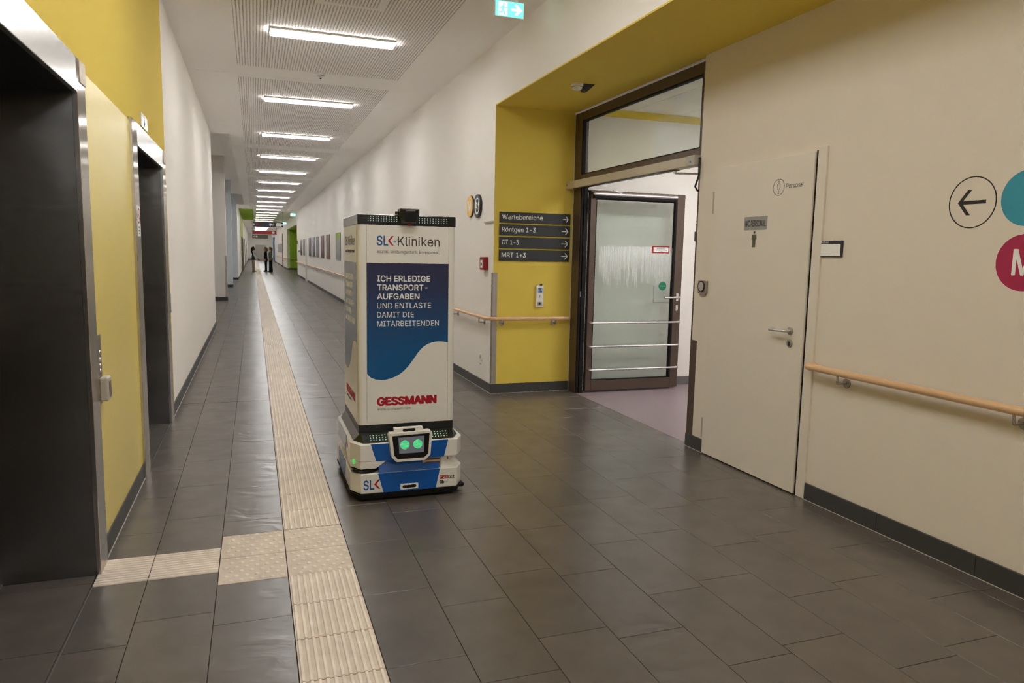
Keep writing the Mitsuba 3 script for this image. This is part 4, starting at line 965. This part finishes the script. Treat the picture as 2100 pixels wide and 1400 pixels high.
# cabinet
TX0, TX1, TY0, TY1, TZ0, TZ1 = 0.590, 1.196, 4.435, 5.160, 0.460, 1.692
part(R, "cabinet_foot", bx(TX0 + 0.002, TX1 - 0.002, TY0 + 0.003, TY1 - 0.003, 0.40, 0.462, 0.006), "m_black")
sec = sbox(TX0 + 0.028, TY0 + 0.028, TX1 - 0.028, TY1 - 0.028).buffer(0.028, 6)
cab = trimesh.creation.extrude_polygon(sec, TZ1 - TZ0, engine="earcut"); cab.apply_translation((0, 0, TZ0))
part(R, "cabinet", cab, "m_robot_white", 40, label="tall white cabinet with printed panels")
def print_panel(face, t0, t1, sgn=1):
    """Printed panel on a cabinet side: t runs from t0 to t1 along the reading direction."""
    L = t1 - t0
    U = lambda x: t0 + (x - 0.643) / (1.152 - 0.643) * L
    k = L / 0.509
    part(R, "panel", face.poly(sbox(t0, TZ0 + 0.012, t1, TZ1 - 0.004), 0.0016), "m_robot_white")
    for ts in (t0 - 0.0022, t1 + 0.0004):
        part(R, "panel_seam", face.poly(sbox(ts, TZ0 + 0.012, ts + 0.0018, TZ1 - 0.004), 0.0006), "m_print_grey")
    wx = [0.643, 0.655, 0.679, 0.709, 0.739, 0.785, 0.831, 0.877, 0.907, 0.938, 0.963, 0.994, 1.031, 1.079, 1.120, 1.152]
    wz = [0.785, 0.768, 0.752, 0.743, 0.740, 0.748, 0.766, 0.800, 0.833, 0.875, 0.910, 0.942, 0.963, 0.974, 0.973, 0.966]
    sp = make_interp_spline(wx, wz, 3)
    xs = np.linspace(0.643, 1.152, 60)
    wave = Polygon([(U(x), float(sp(x))) for x in xs] + [(U(1.152), 1.463), (U(0.643), 1.463)])
    part(R, "wave_print", face.poly(wave, 0.0006, 0.0016), "m_wave", label="dark blue print with a wavy lower edge")
    lf = 0.0016
    part(R, "logo_letters", face.text("SL", 0.056, (U(0.704), 1.570), 0.070 * k, bold=True, lift=lf), "m_print_blue")
    part(R, "logo_chevron", face.poly(affinity.scale(chevron(U(0.771), 1.570, 0.057, 0.012), k, 1, origin=(U(0.771), 1.57)), 0.0007, lf), "m_print_red")
    part(R, "logo_dash", face.poly(sbox(U(0.806), 1.588, U(0.824), 1.595), 0.0007, lf), "m_print_blue")
    part(R, "logo_name", face.text("Kliniken", 0.056, (U(0.832), 1.570), 0.262 * k, lift=lf), "m_print_dark")
    part(R, "slogan", face.text("sozial. leistungsstark. kommunal.", 0.020, (U(0.706), 1.523), 0.386 * k, lift=lf), "m_print_dark")
    for j, (s, z, x1, bold) in enumerate((("ICH ERLEDIGE", 1.352, 1.035, True), ("TRANSPORT-", 1.298, 1.019, True), ("AUFGABEN", 1.243, 0.968, True), ("UND ENTLASTE", 1.186, 1.042, False), ("DAMIT DIE", 1.130, 0.933, False), ("MITARBEITENDEN", 1.075, 1.093, False))):
        part(R, "print_line", face.text(s, 0.034, (U(0.705), z), (x1 - 0.705) * k, bold=bold, lift=lf + 0.0006), "m_print_white")
    part(R, "maker_name", face.text("GESSMANN", 0.048, (U(0.706), 0.581), 0.372 * k, bold=True, lift=lf, heavy=0.0042), "m_print_red")
    part(R, "web_address", face.text("WWW.GESSMANN.COM", 0.014, (U(0.706), 0.548), 0.212 * k, lift=lf), "m_print_dark")
print_panel(YF(TY0), 0.643, 1.152)
print_panel(Face((TX0, 0, 0), (0, -1, 0)), -(TY1 - 0.055), -(TY0 + 0.055))
# cap with light band and scanner head
part(R, "cap", bx(TX0 - 0.001, TX1 + 0.001, TY0 - 0.002, TY1 + 0.002, TZ1, 1.755, 0.004), "m_black_gloss", label="black cap with a band of light dots")
dots = []
for r_ in range(3):
    for i in range(12):
        dots.append(YF(TY0 - 0.002).poly(Point(0.652 + 0.0158 * i, 1.741 - 0.0125 * r_).buffer(0.0024, 3), 0.001))
        dots.append(YF(TY0 - 0.002).poly(Point(0.948 + 0.0172 * i, 1.738 - 0.0125 * r_).buffer(0.0024, 3), 0.001))
scene[key_for("cap_dots", R)] = ply(cat(dots), "m_print_white", emitter=emit((0.03, 0.12, 0.065)))
labels[R + "__cap_dots"] = {"label": "three rows of green light dots on the cap", "kind": "stuff"}
part(R, "sensor_head", hull([(0.836, 4.40, 1.738), (0.838, 4.38, 1.792), (0.954, 4.38, 1.792), (0.957, 4.40, 1.738), (0.85, 4.36, 1.785), (0.943, 4.36, 1.785), (0.868, 4.375, 1.712), (0.93, 4.375, 1.712), (0.85, 4.434, 1.70), (0.948, 4.434, 1.70), (0.838, 4.47, 1.79), (0.954, 4.47, 1.79), (0.838, 4.47, 1.756), (0.954, 4.47, 1.756)]), "m_black", label="black sensor head on the front of the cap")
part(R, "sensor_window", hull([(0.868, 4.361, 1.779), (0.925, 4.361, 1.779), (0.868, 4.359, 1.781), (0.925, 4.359, 1.781), (0.868, 4.363, 1.775), (0.925, 4.363, 1.775)]), "m_steel")
part(R, "red_lens", lathe([(0, 0.012), (0.010, 0.011), (0.017, 0.006), (0.018, 0)], (0.903, 4.428, 1.708), "-y", 16), "m_red", 40, label="small red lens")
part(R, "sensor_knob", cyl((0.832, 4.44, 1.757), (0.832, 4.44, 1.776), 0.016, 14), "m_black")

# ------------------------------------------------------------------ people far down the corridor
def limb(pts, rad):
    out = m3.Manifold()
    for (a, ra), (b, rb_) in zip(zip(pts[:-1], rad[:-1]), zip(pts[1:], rad[1:])):
        sa = m3.Manifold.sphere(ra, 14).translate([float(v) for v in a])
        sb = m3.Manifold.sphere(rb_, 14).translate([float(v) for v in b])
        out = out + m3.Manifold.batch_hull([sa, sb])
    return out
def smooth_mesh(man, it=6, edge=0.02):
    m = man.refine_to_length(edge).to_mesh()
    t = trimesh.Trimesh(m.vert_properties[:, :3], m.tri_verts, process=True)
    trimesh.smoothing.filter_taubin(t, iterations=it)
    return t
def hand(wrist, direction, side, bend):
    d = np.array(direction, float); d /= np.linalg.norm(d)
    s = np.array(side, float); s -= d * (s @ d); s /= np.linalg.norm(s)
    nn = np.cross(d, s)
    w = np.array(wrist, float)
    palm = m3.Manifold.batch_hull([m3.Manifold.sphere(r, 10).translate([float(v) for v in w + d * a + s * b]) for a, b, r in ((0.0, 0.0, 0.022), (0.085, 0.030, 0.012), (0.085, -0.030, 0.012), (0.03, 0.028, 0.013), (0.03, -0.026, 0.013))])
    for i, (off, ln) in enumerate(((0.030, 0.068), (0.010, 0.078), (-0.010, 0.072), (-0.029, 0.056))):
        p0 = w + d * 0.08 + s * off
        p1 = p0 + d * ln * 0.5 + nn * bend * 0.4 * ln
        p2 = p1 + d * ln * 0.4 + nn * bend * ln * 0.8
        palm = palm + limb([p0, p1, p2], [0.0095, 0.0088, 0.0075])
    t0 = w + d * 0.03 + s * 0.028
    palm = palm + limb([t0, t0 + d * 0.03 + s * 0.028, t0 + d * 0.06 + s * 0.034 + nn * 0.012], [0.0115, 0.010, 0.0085])
    return palm

def person(x, y, face, H, lab, top, legs, skin, hair, shoe, sleeve=None, wide=0.0, hair_len=0.2, arm_out=0.0, veil=None):
    """A standing adult; face: heading in degrees (0 = +x)."""
    P = thing("person", lab, "person")
    s = H / 1.70
    ca, sa = math.cos(math.radians(face)), math.sin(math.radians(face))
    def W(f, l, z):                                          # forward, left, up -> world
        f, l, z = f * s, l * s, z * s
        return np.array([x + f * ca - l * sa, y + f * sa + l * ca, z])
    def put(name, man, m, it=6, **k):
        part(P, name, smooth_mesh(man, it), m, True, **k)
    hd = m3.Manifold.sphere(0.5, 28).scale([0.195 * s, 0.155 * s, 0.235 * s]).rotate([0, 0, face]).translate([float(v) for v in W(0.015, 0, 1.585)])
    jaw = m3.Manifold.batch_hull([m3.Manifold.sphere(0.045 * s, 14).translate([float(v) for v in W(0.065, 0, 1.515)]), m3.Manifold.sphere(0.06 * s, 14).translate([float(v) for v in W(0.01, 0, 1.54)])])
    nose = limb([W(0.105, 0, 1.60), W(0.128, 0, 1.562)], [0.010 * s, 0.014 * s])
    ears = limb([W(0.01, 0.078, 1.60), W(0.005, 0.080, 1.565)], [0.014 * s, 0.011 * s]) + limb([W(0.01, -0.078, 1.60), W(0.005, -0.080, 1.565)], [0.014 * s, 0.011 * s])
    neck = limb([W(-0.005, 0, 1.53), W(-0.015, 0, 1.40)], [0.052 * s, 0.058 * s])
    sk = hd + jaw + nose + ears + neck + limb([W(-0.01, -0.12, 1.36), W(-0.01, 0.12, 1.36)], [0.05 * s, 0.05 * s])
    hands = []
    for sd_ in (1, -1):
        sh, el = W(-0.01, 0.185 * sd_, 1.37), W(-0.03 + arm_out * 0.1, 0.235 * sd_, 1.09)
        wr_ = W(0.06 + arm_out * 0.25, (0.225 - 0.03 * arm_out) * sd_, 0.86 + 0.03 * arm_out)
        sk = sk + limb([sh, el, wr_], [0.045 * s, 0.037 * s, 0.026 * s]) + hand(wr_, wr_ - el, W(0.3, 0, 0) - W(0, 0, 0), 0.35 * sd_)
        if sleeve:
            put("sleeve", limb([sh, el, el + (wr_ - el) * 0.72], [0.060 * s, 0.048 * s, 0.040 * s]), sleeve, 5)
    put("body", sk, skin, 3)
    ey = [lathe([(0, 0.004), (0.009, 0.002), (0.011, 0)], (0, 0, 0), "x", 10) for _ in (1, -1)]
    for e_, l in zip(ey, (0.034, -0.034)):
        rot = np.array([[ca, -sa, 0], [sa, ca, 0], [0, 0, 1]])
        e_.vertices = e_.vertices @ rot.T + W(0.104, l, 1.597)
    part(P, "eyes", cat(ey), "m_black")
    part(P, "mouth", smooth_mesh(limb([W(0.105, 0.02, 1.525), W(0.110, 0, 1.523), W(0.105, -0.02, 1.525)], [0.006, 0.007, 0.006]), 1), "m_lip")
    torso = m3.Manifold.batch_hull([m3.Manifold.sphere(r * s, 16).translate([float(v) for v in W(f, l, z)]) for f, l, z, r in ((-0.01, 0.13, 1.37, 0.062), (-0.01, -0.13, 1.37, 0.062), (0.02, 0.10, 1.22, 0.105), (0.02, -0.10, 1.22, 0.105), (0, 0.085, 1.05, 0.10), (0, -0.085, 1.05, 0.10))])
    hips = m3.Manifold.batch_hull([m3.Manifold.sphere(r * s, 16).translate([float(v) for v in W(f, l, z)]) for f, l, z, r in ((0, 0.085, 1.06, 0.10), (0, -0.085, 1.06, 0.10), (-0.01, 0.09 + wide, 0.88, 0.115), (-0.01, -0.09 - wide, 0.88, 0.115))])
    cap = limb([W(-0.01, 0.16, 1.375), W(-0.02, 0.215, 1.22)], [0.068 * s, 0.066 * s]) + limb([W(-0.01, -0.16, 1.375), W(-0.02, -0.215, 1.22)], [0.068 * s, 0.066 * s])
    put("top", torso + hips + cap, top, 8)
    tr = m3.Manifold()
    for sd_ in (1, -1):
        tr = tr + limb([W(-0.01, 0.09 * sd_, 0.86), W(0.02 * sd_, 0.095 * sd_, 0.48), W(-0.01 + 0.03 * sd_, 0.10 * sd_, 0.10)], [0.098 * s, 0.068 * s, (0.056 + wide * 0.4) * s])
    tr = tr + m3.Manifold.batch_hull([m3.Manifold.sphere(0.1 * s, 14).translate([float(v) for v in W(-0.01, l, z)]) for l in (0.08, -0.08) for z in (0.93, 0.84)])
    put("trousers", tr, legs, 6)
    for sd_ in (1, -1):
        f0 = 0.03 * sd_
        sh_ = m3.Manifold.batch_hull([m3.Manifold.sphere(r * s, 12).translate([float(v) for v in W(f + f0, l * 1.0 + 0.10 * sd_, z)]) for f, l, z, r in ((-0.05, 0, 0.035, 0.033), (-0.03, 0, 0.075, 0.04), (0.06, 0.012, 0.032, 0.031), (0.06, -0.012, 0.032, 0.031), (0.15, 0, 0.026, 0.025))])
        put("shoe", sh_, shoe, 2)
    if veil:
        hr = m3.Manifold.batch_hull([m3.Manifold.sphere(r * s, 16).translate([float(v) for v in W(f, 0, z)]) for f, z, r in ((-0.02, 1.615, 0.112), (-0.035, 1.55, 0.105))]) + limb([W(-0.03, 0, 1.55), W(-0.03, 0.02, 1.40)], [0.10 * s, 0.13 * s])
        hr = hr - m3.Manifold.sphere(0.085 * s, 18).translate([float(v) for v in W(0.115, 0, 1.565)])
        put("headscarf", hr, veil, 4)
    else:
        hr = m3.Manifold.batch_hull([m3.Manifold.sphere(r * s, 16).translate([float(v) for v in W(f, 0, z)]) for f, z, r in ((-0.005, 1.635, 0.095), (-0.035, 1.59, 0.098))])
        hr = hr + limb([W(-0.05, 0, 1.60), W(-0.075, 0, 1.50), W(-0.085, 0, 1.50 - hair_len)], [0.095 * s, 0.085 * s, 0.05 * s])
        hr = hr - m3.Manifold.sphere(0.088 * s, 18).translate([float(v) for v in W(0.118, 0, 1.56)])
        put("hair", hr, hair, 4)
    return P
mat("m_skin_dark", lin(120, 78, 58), rough=0.6, spec=0.3)
mat("m_skin", lin(205, 158, 132), rough=0.6, spec=0.3)
mat("m_lip", lin(140, 80, 76), rough=0.5)
mat("m_hair", lin(26, 20, 18), rough=0.6, spec=0.3)
mat("m_hair_brown", lin(92, 72, 54), rough=0.6, spec=0.3)
mat("m_navy", lin(46, 44, 70), rough=0.85, spec=0.1)
mat("m_beige", lin(162, 140, 124), rough=0.85, spec=0.1)
mat("m_sleeve", lin(206, 210, 212), rough=0.85, spec=0.1)
mat("m_coat_grey", lin(98, 96, 94), rough=0.85, spec=0.1)
mat("m_black_cloth", lin(26, 26, 28), rough=0.9, spec=0.1)
mat("m_shoe", lin(120, 92, 74), rough=0.6)
person(-0.02, 52.3, 0, 1.66, "woman in a navy top and beige trousers standing left in the far corridor", "m_navy", "m_beige", "m_skin_dark", "m_hair", "m_shoe", sleeve="m_sleeve", hair_len=0.18, arm_out=0.9)
person(0.78, 52.8, 185, 1.66, "person in a dark jacket with brown hair facing the woman in the far corridor", "m_black_cloth", "m_black_cloth", "m_skin", "m_hair_brown", "m_black_cloth", sleeve="m_black_cloth", hair_len=0.06)
person(1.08, 52.0, 165, 1.66, "person in a grey jacket and wide black trousers at the right of the far group", "m_coat_grey", "m_black_cloth", "m_skin", "m_hair_brown", "m_black_cloth", sleeve="m_coat_grey", wide=0.06, hair_len=0.10)
